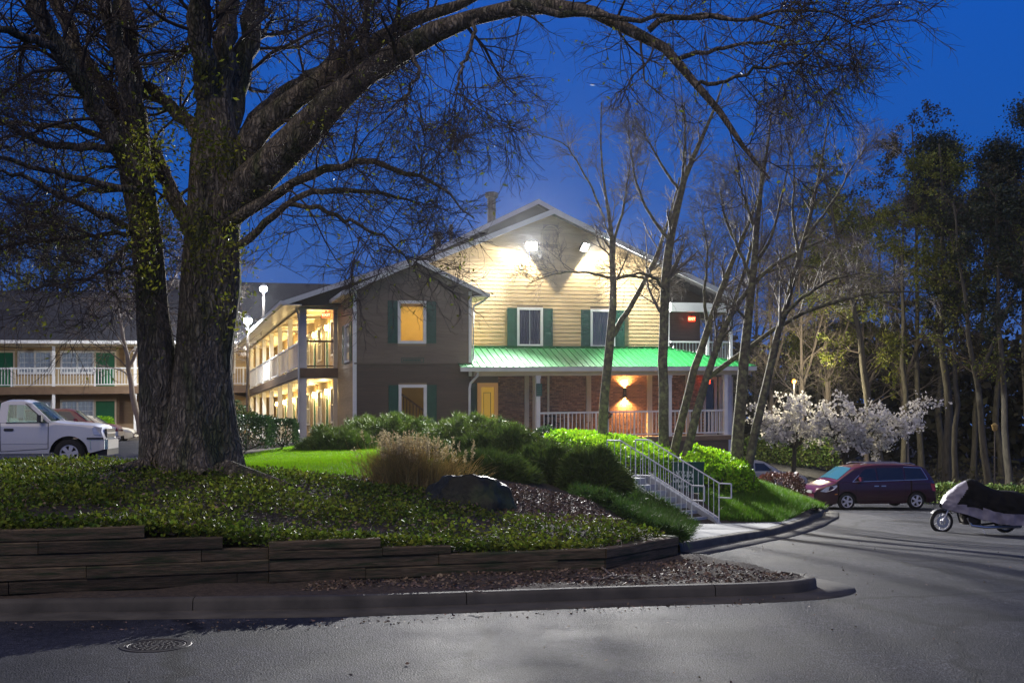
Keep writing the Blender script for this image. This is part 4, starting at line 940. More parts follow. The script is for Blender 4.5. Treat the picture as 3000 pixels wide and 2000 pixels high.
M['ivy'] = pm('ivy_leaf', (.090, .150, .013), (.175, .215, .020), scale=1.1, rough=.58, isl=.65, hue=.03, transl=.3, spec=.22)
M['grass'] = pm('lawn_blade', (.17, .37, .004), (.24, .46, .006), scale=.8, rough=.7, spec=.1, isl=.30, hue=.02, transl=.35)
M['liriope'] = pm('liriope_blade', (.055, .145, .008), (.095, .20, .012), scale=.8, rough=.6, isl=.35, hue=.02, transl=.3, spec=.25)
M['juniper'] = pm('juniper_needles', (.070, .128, .014), (.115, .175, .020), scale=2.2, rough=.6, isl=.45, hue=.02, transl=.15)
M['juniper_b'] = pm('bright_juniper', (.045, .105, .012), (.075, .15, .018), scale=2.2, rough=.6, isl=.4, hue=.02, transl=.2)
M['azalea'] = pm('azalea_leaf', (.17, .36, .008), (.25, .45, .014), scale=2, rough=.5, spec=.25, isl=.40, hue=.02, transl=.3)
M['boxwood'] = pm('boxwood_leaf', (.022, .055, .016), (.040, .080, .022), scale=2, rough=.45, isl=.4, hue=.02, transl=.15)
M['hedge'] = pm('hedge_leaf', (.065, .12, .022), (.11, .16, .03), scale=1, rough=.5, isl=.45, hue=.03, transl=.2)
M['redshrub'] = pm('maroon_leaf', (.060, .020, .014), (.095, .035, .022), scale=3, rough=.55, isl=.4, hue=.02, transl=.15)
M['dry'] = pm('dry_grass', (.52, .40, .14), (.66, .54, .24), scale=4, rough=.7, isl=.35, hue=.015, transl=.45)
M['plume'] = pm('grass_plume', (.64, .52, .28), (.76, .64, .38), scale=5, rough=.9, isl=.25, transl=.35)
M['blossom'] = pm('blossom', (.82, .81, .80), (.92, .91, .90), scale=3, rough=.7, isl=.16, transl=.3)
M['newleaf'] = pm('new_leaf', (.16, .19, .020), (.24, .26, .03), scale=2, rough=.5, isl=.4, hue=.03, transl=.4, spec=.15)
M['olive'] = pm('olive_leaf', (.125, .150, .018), (.205, .225, .028), scale=.6, rough=.6, isl=.5, hue=.03, transl=.3)
M['dark_leaf'] = pm('evergreen_leaf', (.018, .030, .012), (.034, .052, .018), scale=.5, rough=.55, isl=.5, hue=.02, transl=.2)
M['brush'] = pm('underbrush_leaf', (.030, .032, .012), (.062, .056, .020), scale=.4, rough=.7, isl=.6, hue=.03, transl=.2)
M['litter'] = pm('leaf_litter', (.10, .062, .035), (.24, .17, .11), scale=6, rough=.6, isl=.6, hue=.02)

def tube_batch(P, R, k):
    n, m = R.shape; T = np.gradient(P, axis=1); T = unit(T)
    ref = np.where(np.abs(T[:, :, 2:3]).mean(1, keepdims=True) < .8, A(0, 0, 1), A(1, 0, 0))
    S = unit(np.cross(T, np.broadcast_to(ref, T.shape))); Bb = np.cross(S, T); an = np.linspace(0, 2 * math.pi, k, endpoint=False)
    V = P[:, :, None] + (S[:, :, None] * np.cos(an)[:, None] + Bb[:, :, None] * np.sin(an)[:, None]) * R[:, :, None, None]
    o = (np.arange(n) * m * k)[:, None, None]; i = (np.arange(m - 1) * k)[None, :, None]; j = np.arange(k)[None, None, :]; jj = (j + 1) % k
    F = np.stack([o + i + j, o + i + jj, o + i + k + jj, o + i + k + j], -1).reshape(-1, 4)
    return V.reshape(-1, 3), F
def join(parts):
    Vs, Fs, n = [], [], 0
    for V, F in parts: Vs.append(V); Fs.append(F + n); n += len(V)
    return np.vstack(Vs), np.vstack(Fs)
def kids(P, R, count, length, rs, r=.5, rmin=.003, spread=1.0, up=.0, m=5, wig=.25, droop=0.0, t0=.25, taper=.25, lvar=.4, tscale=.5):
    n, mm = R.shape; idx = np.repeat(np.arange(n), count); N = len(idx); t = rs.uniform(t0, .99, N) * (mm - 1); i = t.astype(int); f = (t - i)[:, None]
    base = P[idx, i] * (1 - f) + P[idx, i + 1] * f; rad = R[idx, i] * (1 - f[:, 0]) + R[idx, i + 1] * f[:, 0]
    T = unit(P[idx, i + 1] - P[idx, i]); rv = rs.normal(size=(N, 3)); pv = unit(rv - T * (rv * T).sum(1, keepdims=True))
    a = spread * rs.uniform(.6, 1.2, N)[:, None]; D = unit(T * np.cos(a) + pv * np.sin(a) + A(0, 0, up))
    L = length * rs.uniform(1 - lvar, 1 + lvar, N) * (1 - tscale * t / (mm - 1)); Q = np.zeros((N, m, 3)); Q[:, 0] = base; st_ = (L / (m - 1))[:, None]
    for k in range(1, m):
        D = unit(D + rs.normal(size=(N, 3)) * wig + A(0, 0, -droop)); Q[:, k] = Q[:, k - 1] + D * st_
    rr = np.maximum(rad * r, rmin)[:, None] * np.linspace(1, taper, m)[None, :]
    return Q, np.maximum(rr, rmin * .6)
def smooth_line(P, R, n, rs=None, jit=0.0):
    P = np.asarray(P, float); R = np.asarray(R, float); s = np.concatenate([[0], np.cumsum(np.linalg.norm(np.diff(P, axis=0), axis=1))]); t = np.linspace(0, s[-1], n)
    Q = np.stack([np.interp(t, s, P[:, k]) for k in range(3)], 1); r = np.interp(t, s, R)
    for _ in range(2): Q[1:-1] = (Q[:-2] + 2 * Q[1:-1] + Q[2:]) / 4
    if rs is not None and jit: Q[1:-1] += rs.normal(size=(n - 2, 3)) * jit
    return Q, r
def pxline(pts, d0, d1, n=16, rs=None, jit=.02):
    k = len(pts); ds = np.linspace(d0, d1, k); P = np.array([W(p[0], p[1], d) for p, d in zip(pts, ds)]); R = np.array([p[2] * d / FPX / 2 for p, d in zip(pts, ds)])
    return smooth_line(P, R, n, rs, jit)
def leaves_on(P, n, rs, size, width=.5, spread=.03, up=.2):
    N, m, _ = P.shape; i = rs.randint(0, N, n); t = rs.uniform(.1, .98, n) * (m - 1); k = t.astype(int); f = (t - k)[:, None]
    Q = P[i, k] * (1 - f) + P[i, k + 1] * f + rs.normal(size=(n, 3)) * spread
    return leaf_quads(Q, rs.normal(size=(n, 3)) + A(0, 0, up), size * rs.uniform(.6, 1.3, n), width, rs)

# ---- the big oak
rs = np.random.RandomState(21)
DK = 18.0; ob = W(560, 1384, DK)
oak = thing('oak_tree', 'huge old oak with two dark trunks and bare arching limbs above the ivy', 'tree', ob)
def trunk_shell(pts, flare, seed, n=64, k=34):
    """main stems: many sided, buttressed at the foot, ridged bark"""
    Q, R = pxline(pts, DK, DK, n, None, 0)
    an = np.linspace(0, 2 * math.pi, k, endpoint=False); V = []
    for i in range(n):
        h = Q[i, 2] - ob[2]; fl = flare * math.exp(-max(h, 0) / .55)
        ring = []
        for a in an:
            w = 1 + .08 * math.sin(3 * a + seed + h * .4) + .05 * math.sin(5 * a + 2 * seed + h * .7) + fl * (.5 + .6 * math.sin(6 * a + seed) * abs(math.sin(6 * a + seed))) + .05 * abs(math.sin(8 * a + seed + h * .25)) ; w += .06 * vnoise((math.cos(a) * 2.2, math.sin(a) * 2.2 + seed, h * .8), 1.0) + .035 * vnoise((math.cos(a) * 7, math.sin(a) * 7 + seed, h * .6), 1.0)
            ring.append(Q[i] + A(math.cos(a), math.sin(a), 0) * R[i] * w)
        V.append(ring)
    V = np.array(V).reshape(-1, 3); i = np.arange(n - 1)[:, None] * k; j = np.arange(k)[None, :]
    return V, np.stack([i + j, i + (j + 1) % k, i + k + (j + 1) % k, i + k + j], -1).reshape(-1, 4)
main_px = [(572, 1440, 226), (573, 1390, 220), (576, 1330, 208), (581, 1250, 190), (590, 1150, 166), (596, 1053, 155), (612, 900, 158), (618, 840, 160), (623, 700, 154), (630, 560, 150), (632, 420, 130), (632, 300, 100)]
left_px = [(474, 1440, 126), (472, 1390, 120), (468, 1330, 110), (466, 1250, 106), (466, 1150, 106), (465, 1053, 104), (450, 930, 90), (444, 840, 85), (433, 700, 84), (419, 610, 86), (404, 520, 92), (396, 400, 84), (392, 320, 72)]
parts = [trunk_shell(main_px, .26, 1.0), trunk_shell(left_px, .24, 2.6)]
limb_px = [  # px polyline with width, depth start, depth end
    ([(618, 330, 78), (604, 240, 70), (588, 120, 66), (580, 0, 60), (560, -200, 46)], 18, 17.2), ([(640, 330, 80), (652, 220, 74), (662, 100, 62), (668, 0, 58), (690, -220, 40)], 18, 18.6),
    ([(660, 420, 70), (690, 280, 66), (722, 140, 60), (752, 0, 54), (800, -180, 36)], 18.1, 19.4),
    ([(650, 640, 100), (690, 578, 108), (796, 474, 104), (918, 357, 92), (1000, 286, 80), (1068, 204, 72), (1257, 87, 60), (1410, 46, 50), (1500, 4, 48), (1610, -6, 44), (1720, 22, 38), (1818, 56, 36), (1900, 94, 34), (1990, 172, 28), (2041, 247, 24), (2098, 304, 21), (2139, 390, 17), (2190, 465, 13), (2255, 524, 7)], 17.8, 14.6),
    ([(660, 560, 80), (704, 462, 82), (765, 357, 72), (867, 286, 62), (1000, 204, 52), (1100, 118, 46), (1206, 61, 38), (1308, 31, 30), (1450, -40, 22)], 18.1, 17.0),
    ([(690, 470, 60), (739, 382, 58), (796, 285, 46), (918, 224, 34), (1010, 150, 24), (1080, 60, 16)], 18.4, 20),
    ([(1500, 8, 30), (1590, 30, 22), (1726, 43, 18), (1840, 60, 15), (1980, 40, 11), (2150, 50, 9), (2300, 85, 6)], 15.9, 15.2),
    ([(1900, 90, 20), (1990, 40, 16), (2090, 56, 13), (2200, 58, 11), (2290, 20, 9), (2420, 30, 6), (2540, 90, 4)], 15.2, 14.0),
    ([(1990, 172, 16), (2090, 150, 12), (2200, 120, 9), (2330, 130, 7), (2470, 110, 4)], 15.2, 15.8),
    ([(2041, 247, 14), (2150, 230, 10), (2260, 190, 8), (2360, 180, 5)], 15.0, 14.4),
    ([(660, 660, 36), (714, 617, 34), (867, 535, 26), (1000, 479, 22), (1104, 476, 18), (1206, 510, 13), (1298, 551, 8), (1390, 640, 4)], 17.6, 15.8),
    ([(700, 720, 24), (775, 658, 22), (841, 597, 20), (908, 561, 18), (1000, 557, 15), (1104, 561, 11), (1230, 600, 6)], 17.5, 16.4),
    ([(841, 597, 16), (900, 600, 14), (1000, 637, 12), (1080, 670, 9), (1155, 714, 6), (1220, 790, 3)], 17.0, 16.0),
    ([(392, 400, 62), (377, 255, 50), (340, 110, 48), (301, 0, 44), (270, -180, 30)], 18, 17.4), ([(394, 400, 66), (393, 245, 56), (377, 102, 54), (357, 0, 50), (350, -200, 34)], 18, 18.5),
    ([(400, 520, 64), (350, 420, 62), (306, 357, 60), (230, 230, 58), (168, 128, 54), (102, 26, 50), (50, -100, 36)], 17.9, 16.6), ([(380, 420, 50), (326, 286, 44), (240, 168, 44), (194, 77, 40), (158, 0, 38), (120, -120, 26)], 18.2, 18.8),
    ([(180, 150, 30), (100, 118, 26), (51, 102, 24), (0, 77, 22), (-120, 20, 14)], 17.0, 15.6), ([(590, 400, 44), (558, 362, 40), (490, 301, 38), (423, 245, 34), (350, 190, 24)], 18.2, 19),
    ([(560, 680, 46), (520, 602, 44), (479, 510, 42), (439, 433, 38), (400, 360, 26)], 18.2, 18.6), ([(420, 560, 26), (352, 551, 22), (204, 515, 18), (102, 490, 15), (0, 454, 12), (-100, 430, 7)], 17.6, 16.0),
    ([(430, 690, 22), (352, 658, 19), (230, 597, 17), (128, 551, 14), (51, 505, 11), (-60, 500, 7)], 17.6, 16.2), ([(400, 470, 30), (332, 428, 26), (255, 434, 24), (107, 418, 22), (66, 383, 18), (0, 357, 14), (-90, 330, 8)], 17.8, 16.6),
    ([(390, 440, 24), (316, 408, 20), (245, 377, 18), (153, 375, 15), (0, 352, 11)], 18.2, 19.6), ([(430, 690, 20), (377, 686, 16), (204, 694, 13), (77, 709, 10), (-40, 740, 6)], 17.8, 16.4),
    ([(420, 560, 18), (357, 556, 16), (255, 556, 14), (120, 620, 10), (0, 686, 7)], 18.2, 19.2), ([(430, 700, 20), (408, 709, 18), (350, 740, 15), (316, 765, 13), (301, 816, 10), (330, 850, 8), (356, 908, 4)], 17.6, 16.8),
    ([(440, 760, 16), (380, 790, 12), (300, 800, 10), (190, 830, 8), (90, 850, 5)], 17.8, 16.6),
    ([(1068, 200, 22), (1075, 100, 18), (1080, 30, 16), (1060, -60, 12)], 17, 16.6), ([(1400, 60, 14), (1375, 150, 10), (1350, 200, 8), (1335, 260, 5), (1380, 310, 3)], 16.2, 15.4), ([(1180, 120, 16), (1230, 200, 10), (1190, 290, 7), (1130, 330, 5)], 16.6, 15.6)]
LP, LR = [], []
for pts, d0, d1 in limb_px:
    q, r = pxline(pts, d0, d1, 18, rs, .022); r = r * (1 + rs.normal(size=18) * .05); LP.append(q); LR.append(r)
LP = np.array(LP); LR = np.array(LR)
part_np('trunk', *join(parts), M['bark'], oak, True)
for q, r in zip(LP, LR): part_np('limb', *tube_batch(q[None], r[None], 12), M['bark'], oak, True)
Pb, Rb = kids(LP, LR, 15, 1.9, rs, .24, .008, 1.05, .10, 7, .22, .02, .22, .3); Rb = np.minimum(Rb, .028)
Pc, Rc = kids(Pb, Rb, 9, .95, rs, .5, .0055, .9, .05, 5, .25, .03, .2, .4)
Pd, Rd = kids(Pc, Rc, 7, .42, rs, .6, .0030, .8, .0, 4, .25, .04, .2, .6)
part_np('branches', *join([tube_batch(Pb, Rb, 6), tube_batch(Pc, Rc, 4)]), M['twig'], oak, True, 'stuff')
part_np('twigs', *tube_batch(Pd, Rd, 3), M['twig'], oak, True, 'stuff')
lv = [leaves_on(Pd[:len(Pd) // 1], 5200, rs, .075, .4)]
for pts, n in (([(430, 430), (420, 480), (452, 455)], 420), ([(600, 390), (640, 470), (620, 440)], 420), ([(430, 590), (445, 660), (420, 640)], 420), ([(560, 640), (640, 700), (600, 760)], 420), ([(400, 800), (420, 720)], 260), ([(500, 330), (460, 270)], 120), ([(590, 250), (600, 170)], 140), ([(640, 860), (690, 920), (700, 740)], 240), ([(250, 505), (270, 520)], 90)):
    for (x, y) in pts:
        c = W(x, y, DK - .75); k = n // len(pts); cl = c + rs.normal(size=(k, 3)) * A(.22, .22, .22); lv.append(leaf_quads(cl, rs.normal(size=(k, 3)) + A(0, -.3, -.2), .085 * rs.uniform(.6, 1.3, k), .42, rs))
part_np('leaves', *join(lv), M['newleaf'], oak, False, 'stuff')
rt = []
for pts in ([(660, 1360, 60), (720, 1375, 44), (790, 1388, 30), (850, 1392, 16)], [(560, 1385, 50), (570, 1405, 36), (600, 1425, 20)], [(430, 1380, 46), (380, 1392, 30), (330, 1405, 16)], [(640, 1390, 44), (690, 1405, 28), (740, 1412, 14)]):
    q, r = pxline(pts, 17.6, 17.2, 14); q[:, 2] = zmound(q[:, 0], q[:, 1]) + r * .5 + .07; rt.append((q, r))
for q, r in rt: part_np('root', *tube_batch(q[None], r[None], 10), M['bark'], oak, True)

# ---- slender bare trees before the porch
def small_tree(label, base, stems, dd, seed, n1=12, l1=1.5, n2=8, n3=5, mat='birch', d1=None, up=.35):
    rs = np.random.RandomState(seed); b = W(*base, dd); t = thing('bare_tree', label, 'tree', b, 'slender bare trees before the porch'); P, R = [], []
    for s in stems:
        q, r = pxline(s, dd, (d1 or dd) + rs.uniform(-.6, .6), 16, rs, .012); P.append(q); R.append(r)
    P, R = np.array(P), np.array(R)
    part_np('trunk', *tube_batch(P[:1], R[:1], 12), M[mat], t, True)
    for q, r in zip(P[1:], R[1:]): part_np('limb', *tube_batch(q[None], r[None], 9), M[mat], t, True)
    a, ar = kids(P, R, n1, l1, rs, .42, .008, .75, up, 6, .18, 0, .35, .3); c, cr_ = kids(a, ar, n2, l1 * .55, rs, .5, .0055, .7, up * .6, 5, .2, .02, .2, .4); d, dr = kids(c, cr_, n3, l1 * .28, rs, .6, .0040, .7, 0, 4, .22, .05, .2, .6)
    part_np('twigs', *join([tube_batch(a, ar, 5), tube_batch(c, cr_, 3), tube_batch(d, dr, 3)]), M['mid_twig'], t, True, 'stuff'); return t
small_tree('slender bare tree forking high in front of the second upper window', (1765, 1290), [
    [(1765, 1290, 30), (1768, 1200, 28), (1776, 1100, 26), (1790, 1000, 26), (1795, 900, 22), (1798, 790, 18), (1795, 700, 14), (1782, 600, 9), (1760, 500, 6), (1762, 300, 3)],
    [(1782, 1000, 18), (1830, 930, 16), (1880, 840, 14), (1920, 760, 12), (1960, 640, 8), (1990, 520, 4)], [(1796, 800, 11), (1800, 700, 9), (1830, 600, 7), (1845, 480, 4)],
    [(1790, 815, 9), (1740, 800, 8), (1690, 795, 6), (1620, 800, 4), (1550, 830, 2)], [(1795, 820, 9), (1850, 805, 8), (1900, 820, 6), (1930, 850, 4)], [(1770, 640, 7), (1730, 540, 6), (1660, 420, 4), (1560, 390, 2.5)]], 36, 31, 12, 1.5)
small_tree('tall straight bare tree rising right in front of the porch post', (1942, 1375), [
    [(1942, 1375, 34), (1944, 1250, 30), (1942, 1100, 29), (1946, 900, 27), (1952, 750, 26), (1972, 640, 22), (1998, 540, 18), (2040, 430, 13), (2090, 340, 9), (2120, 240, 4)],
    [(1960, 700, 12), (1910, 640, 9), (1870, 560, 7), (1850, 470, 5), (1840, 380, 3)], [(1975, 620, 12), (2000, 520, 9), (2010, 400, 6), (2005, 300, 3)], [(1990, 560, 10), (1930, 470, 7), (1880, 380, 4), (1850, 330, 2)], [(1946, 850, 10), (1920, 815, 9), (1880, 800, 7), (1830, 810, 4)]], 34, 32, 12, 1.6)
small_tree('leaning bare tree with long dark limb, its foot hidden by the stair rail', (1968, 1375), [
    [(1968, 1375, 26), (1990, 1250, 24), (2030, 1100, 22), (2075, 960, 20), (2120, 830, 16), (2165, 720, 12), (2210, 620, 8), (2240, 520, 4)], [(2075, 960, 12), (2060, 860, 9), (2075, 760, 6), (2060, 640, 3)]], 34, 33, 11, 1.4)
small_tree('leaning bare tree that sends one long branch over the parked minivan', (2003, 1372), [
    [(2003, 1372, 27), (2030, 1240, 25), (2068, 1120, 23), (2100, 1000, 18), (2150, 900, 15), (2230, 800, 12), (2320, 740, 9), (2420, 700, 5)], [(2075, 1105, 16), (2150, 1050, 15), (2260, 970, 13), (2380, 900, 11), (2500, 868, 9), (2600, 850, 6), (2720, 860, 3)], [(2140, 920, 12), (2180, 800, 10), (2215, 660, 7), (2230, 480, 4)], [(2240, 800, 9), (2330, 770, 7), (2440, 800, 5), (2550, 820, 3)]], 33.4, 34, 11, 1.5)
small_tree('lichen covered bare tree standing between the porch corner and the road', (2156, 1400), [
    [(2156, 1400, 40), (2162, 1280, 36), (2170, 1150, 33), (2184, 1000, 28), (2200, 860, 24), (2212, 740, 20), (2222, 620, 15), (2240, 480, 9), (2260, 330, 4)], [(2205, 830, 12), (2170, 740, 10), (2130, 660, 8), (2110, 560, 5)], [(2210, 780, 11), (2260, 700, 9), (2290, 580, 6), (2320, 420, 3)], [(2215, 700, 9), (2190, 600, 7), (2150, 500, 4)]], 33, 35, 13, 1.6)
small_tree('lichen covered bare tree leaning right, nearest to the red brown shrub', (2184, 1408), [
    [(2184, 1408, 28), (2206, 1290, 26), (2234, 1160, 24), (2270, 1020, 21), (2305, 880, 18), (2345, 740, 14), (2385, 600, 10), (2410, 460, 6), (2430, 320, 3)], [(2290, 930, 12), (2350, 870, 10), (2430, 820, 7), (2520, 800, 4)], [(2340, 760, 10), (2320, 640, 8), (2330, 500, 5), (2300, 380, 3)], [(2360, 700, 9), (2430, 610, 7), (2480, 520, 5), (2540, 420, 3)]], 32.6, 36, 13, 1.7)

# ---- ground cover
rs = np.random.RandomState(5)
def scatter(poly, n, rs, zf=zmound):
    P = np.asarray(poly); lo, hi = P.min(0), P.max(0); out = np.zeros((0, 2))
    while len(out) < n: q = rs.uniform(lo, hi, (n * 2, 2)); out = np.vstack([out, q[inside(poly, q[:, 0], q[:, 1])]])
    out = out[:n]; return np.column_stack([out, zf(out[:, 0], out[:, 1])])
def nz2(p, s): return np.array([mnoise.noise(Vector((a * s, b * s, 0))) for a, b in p[:, :2]])
IVY = [(-13.8, 11.2), (-4.3, 13.5), (-1.6, 14.3), (1.2, 15.2), (2.3, 16.6), (1.5, 16.95), (.6, 16.8), (-.3, 17.3), (-.7, 18.2), (-1.9, 19.4), (-3.4, 19.7), (-4.4, 19.2), (-6.6, 20.0), (-7.4, 21.6), (-13.8, 21.8)]
P = scatter(IVY, 150000, rs); nzv = nz2(P, .9); P = P[rs.uniform(size=len(P)) < .60 + 1.1 * nzv]
P[:, 2] += .02 + .13 * rs.uniform(size=len(P)) ** 1.3 * (1 + nz2(P, .7))
V, F = leaf_quads(P, rs.normal(size=(len(P), 3)) * A(1, 1, .35) + A(0, -.25, .30),   .058 * rs.uniform(.35, 1.0, len(P)) ** .8 * rs.uniform(.7, 1.5, len(P)), .75, rs)
n = 9000; x = rs.uniform(-12, 1.2, n); tops = np.select([x < -4.36, x < -3.5, x < -2.98, x < -1.66, x < -.79], [.85, .70, .55, .62, .50], .39); off = np.abs(rs.normal(size=n)) * .22 + .05
Q = np.column_stack([x - off * .3, 14.72 + .31 * x + off, np.maximum(tops - .05, zmound(x, 14.72 + .31 * x + off)) + rs.uniform(-.03, .12, n)]); V2, F2 = leaf_quads(Q, rs.normal(size=(n, 3)) * A(1, 1, .4) + A(0, -.5, .2), .062 * rs.uniform(.55, 1.3, n), .75, rs); F = np.vstack([F, F2 + len(V)]); V = np.vstack([V, V2])
setting(link('ivy_ground_cover', mesh_np('ivy_ground_cover', V, F), M['ivy']), 'stuff')
P = scatter(LAWN, 95000, rs); V, F = blade_tris(P - A(0, 0, .01), rs.normal(size=P.shape) * A(.35, .35, .1) + A(0, 0, 1), .065 * rs.uniform(.5, 1.3, len(P)), .011, rs)
setting(link('lawn_grass', mesh_np('lawn_grass', V, F), M['grass']), 'stuff')
def litter(name, poly, n, size, zf, seed, dz=.01):
    rs = np.random.RandomState(seed); P = scatter(poly, n, rs, zf) + A(0, 0, dz); V, F = leaf_quads(P, rs.normal(size=P.shape) * A(1, 1, .35), size * rs.uniform(.5, 1.4, n), .5, rs); setting(link(name, mesh_np(name, V, F), M['litter']), 'stuff')
litter('mulch_leaf_litter', MULCH, 9000, .055, zmound, 1)
litter('bed_leaf_litter', [(-2.5, 13.2), (1.6, 13.6), (3.7, 14.15), (3.6, 14.75), (2.5, 16.2), (1.3, 15.05), (-2.5, 13.85)], 3400, .05, zisl, 2, .012)
litter('lawn_edge_litter', [(-4.4, 18.9), (-1.2, 18.6), (-1.0, 19.8), (-2.4, 20.3), (-4.4, 20.0)], 1100, .06, zmound, 3, .03)
litter('ivy_bed_litter', IVY, 5200, .055, lambda x, y: zmound(x, y) + .10, 6, .0)
litter('gutter_litter', [(-8, 11.5), (-2, 11.9), (3.4, 13.5), (3.9, 14.0), (3.0, 12.9), (-2, 11.3), (-8, 11.2)], 420, .035, zroad, 7, .014)
litter('road_litter', [(-4, 8.8), (6, 8.8), (10, 24), (4, 22), (4.6, 14)], 160, .035, zroad, 8, .012)
def sprays(C, D, n, size, width, rs, fan=.5):
    """needle sprays: n blades fanned about each direction"""
    Pn = np.repeat(C, n, 0); Dn = unit(np.repeat(D, n, 0) + rs.normal(size=(len(Pn), 3)) * fan); s = size * rs.uniform(.5, 1.25, len(Pn)); Pn = Pn + Dn * (s * rs.uniform(0, .35, len(Pn)))[:, None]
    return blade_tris(Pn, Dn, s, width * rs.uniform(.7, 1.3, len(Pn)), rs)
# low bright juniper on the bank beside the steps
JB = [(1.35, 20.3), (1.9, 18.9), (2.45, 17.6), (2.75, 17.55), (2.72, 18.4), (3.3, 20.8), (3.85, 23.6), (4.15, 25.3), (3.6, 26.1), (2.6, 27.2), (1.7, 25.5), (1.2, 22.5)]
C = scatter(JB, 5200, rs); C[:, 2] += .02 + .13 * rs.uniform(size=len(C)) * (1 + .7 * nz2(C, 1.4))
V, F = sprays(C, np.tile(A(.25, -.45, .35), (len(C), 1)) + rs.normal(size=C.shape) * .35, 16, .17, .016, rs)
setting(link('juniper_bank', mesh_np('juniper_bank', V, F), M['juniper_b']), 'stuff')
LI = [(4.95, 26.7), (5.6, 27.0), (6.6, 27.7), (8.3, 31.4), (9.15, 32.9), (9.3, 35.5), (8.2, 36.5), (6.4, 34.0), (5.3, 30.5), (4.7, 28.3)]
C = scatter(LI, 15000, rs); V, F = blade_tris(np.repeat(C, 3, 0), rs.normal(size=(45000, 3)) * A(.55, .55, .2) + A(0, 0, .9), .20 * rs.uniform(.5, 1.25, 45000), .016, rs)
setting(link('liriope_bank', mesh_np('liriope_bank', V, F), M['liriope']), 'stuff')

# ---- shrubs
def shrub(name, label, cat, c, rx, ry, h, n, mat, leaf, group=None, form='dome', rs=None, box=.0, inner=True, rough=.12):
    t = thing(name, label, cat, c, group); d = unit(rs.normal(size=(n, 3))); d[:, 2] = np.abs(d[:, 2]) if form != 'ball' else d[:, 2]
    if box: d = np.sign(d) * np.abs(d) ** (1 - box); d /= np.max([np.abs(d).max(1), np.linalg.norm(d, axis=1) * (1 - box)], axis=0)[:, None]
    rr = 1 - np.abs(rs.normal(size=(n, 1))) * rough; nn = np.array([mnoise.noise(Vector((a * 2.1 + c[0], b * 2.1, e * 2.1))) for a, b, e in d])[:, None]
    Q = d * rr * (1 + nn * (.10 if box else .22)) * A(rx, ry, h)
    if form == 'ball': Q = Q * A(1, 1, .5) + A(0, 0, h * .5)
    V, F = leaf_quads(Q + c, d + rs.normal(size=d.shape) * .6, leaf * rs.uniform(.6, 1.4, n), .6, rs)
    part_np('foliage', V, F, mat, t, False, 'stuff'); s = np.zeros((7, 5, 3)); e = unit(rs.normal(size=(7, 3)) * A(1, 1, .5) + A(0, 0, .6))
    s[:] = c + e[:, None] * np.linspace(0, .75, 5)[None, :, None] * A(rx, ry, h) - A(0, 0, .05)
    o = part_np('stems', *tube_batch(s, np.full((7, 5), .02), 5), M['twig'], t, True, 'stuff'); return t
def juniper(label, px, py, d, hw, top, seed, mat='juniper', n=1500):
    rs = np.random.RandomState(seed); c = W(px, py, d); rx = hw * d / FPX; h = (py - top) * d / FPX; t = thing('juniper_shrub', label, 'shrub', c, 'spreading junipers below the motel')
    e = unit(rs.normal(size=(n, 3))); e[:, 2] = np.abs(e[:, 2]); q = e * (1 - np.abs(rs.normal(size=(n, 1))) * .22) * A(rx, rx * .8, h * .9); q *= 1 + .22 * np.array([mnoise.noise(Vector((a * 2.6 + seed, b * 2.6, g * 2.6))) for a, b, g in q])[:, None]; q[:, 2] += .12 * h * np.array([mnoise.noise(Vector((a * 1.3 + seed, b * 1.3, 0))) for a, b in q[:, :2]])
    V, F = sprays(c + q, e * A(1, 1, .35) + A(0, 0, .25) + rs.normal(size=e.shape) * .3, 22, .19, .022, rs, .55); part_np('foliage', V, F, M[mat], t, False, 'stuff')
    s = np.zeros((9, 5, 3)); g = unit(rs.normal(size=(9, 3)) * A(1, 1, .3) + A(0, 0, .35)); s[:] = c + g[:, None] * np.linspace(0, .9, 5)[None, :, None] * A(rx, rx * .8, h); part_np('stems', *tube_batch(s, np.full((9, 5), .02), 5), M['twig'], t, True, 'stuff')
juniper('spreading juniper beside the gallery column at the corner of the brown bay', 985, 1345, 36, 120, 1245, 1)
juniper('dark juniper mound under the left half of the lower bay opening', 1140, 1325, 39, 170, 1208, 2, n=1900)
juniper('juniper mound under the downspout and the yellow porch door', 1380, 1320, 38, 180, 1214, 3, n=1900)
juniper('low dark juniper right behind the dry grass clump', 1250, 1370, 29, 150, 1285, 4)
juniper('broad juniper between the dry grass and the bright clipped bank', 1480, 1400, 28, 190, 1246, 5, n=2000)
juniper('dark juniper directly behind the boulder', 1420, 1410, 24, 150, 1330, 6)
juniper('juniper above the mulch patch, beside the bright bank', 1620, 1435, 25.5, 150, 1300, 7, n=1800)
juniper('juniper crowding the upper end of the stair rail', 1735, 1440, 24.5, 100, 1312, 8)
rs = np.random.RandomState(9)
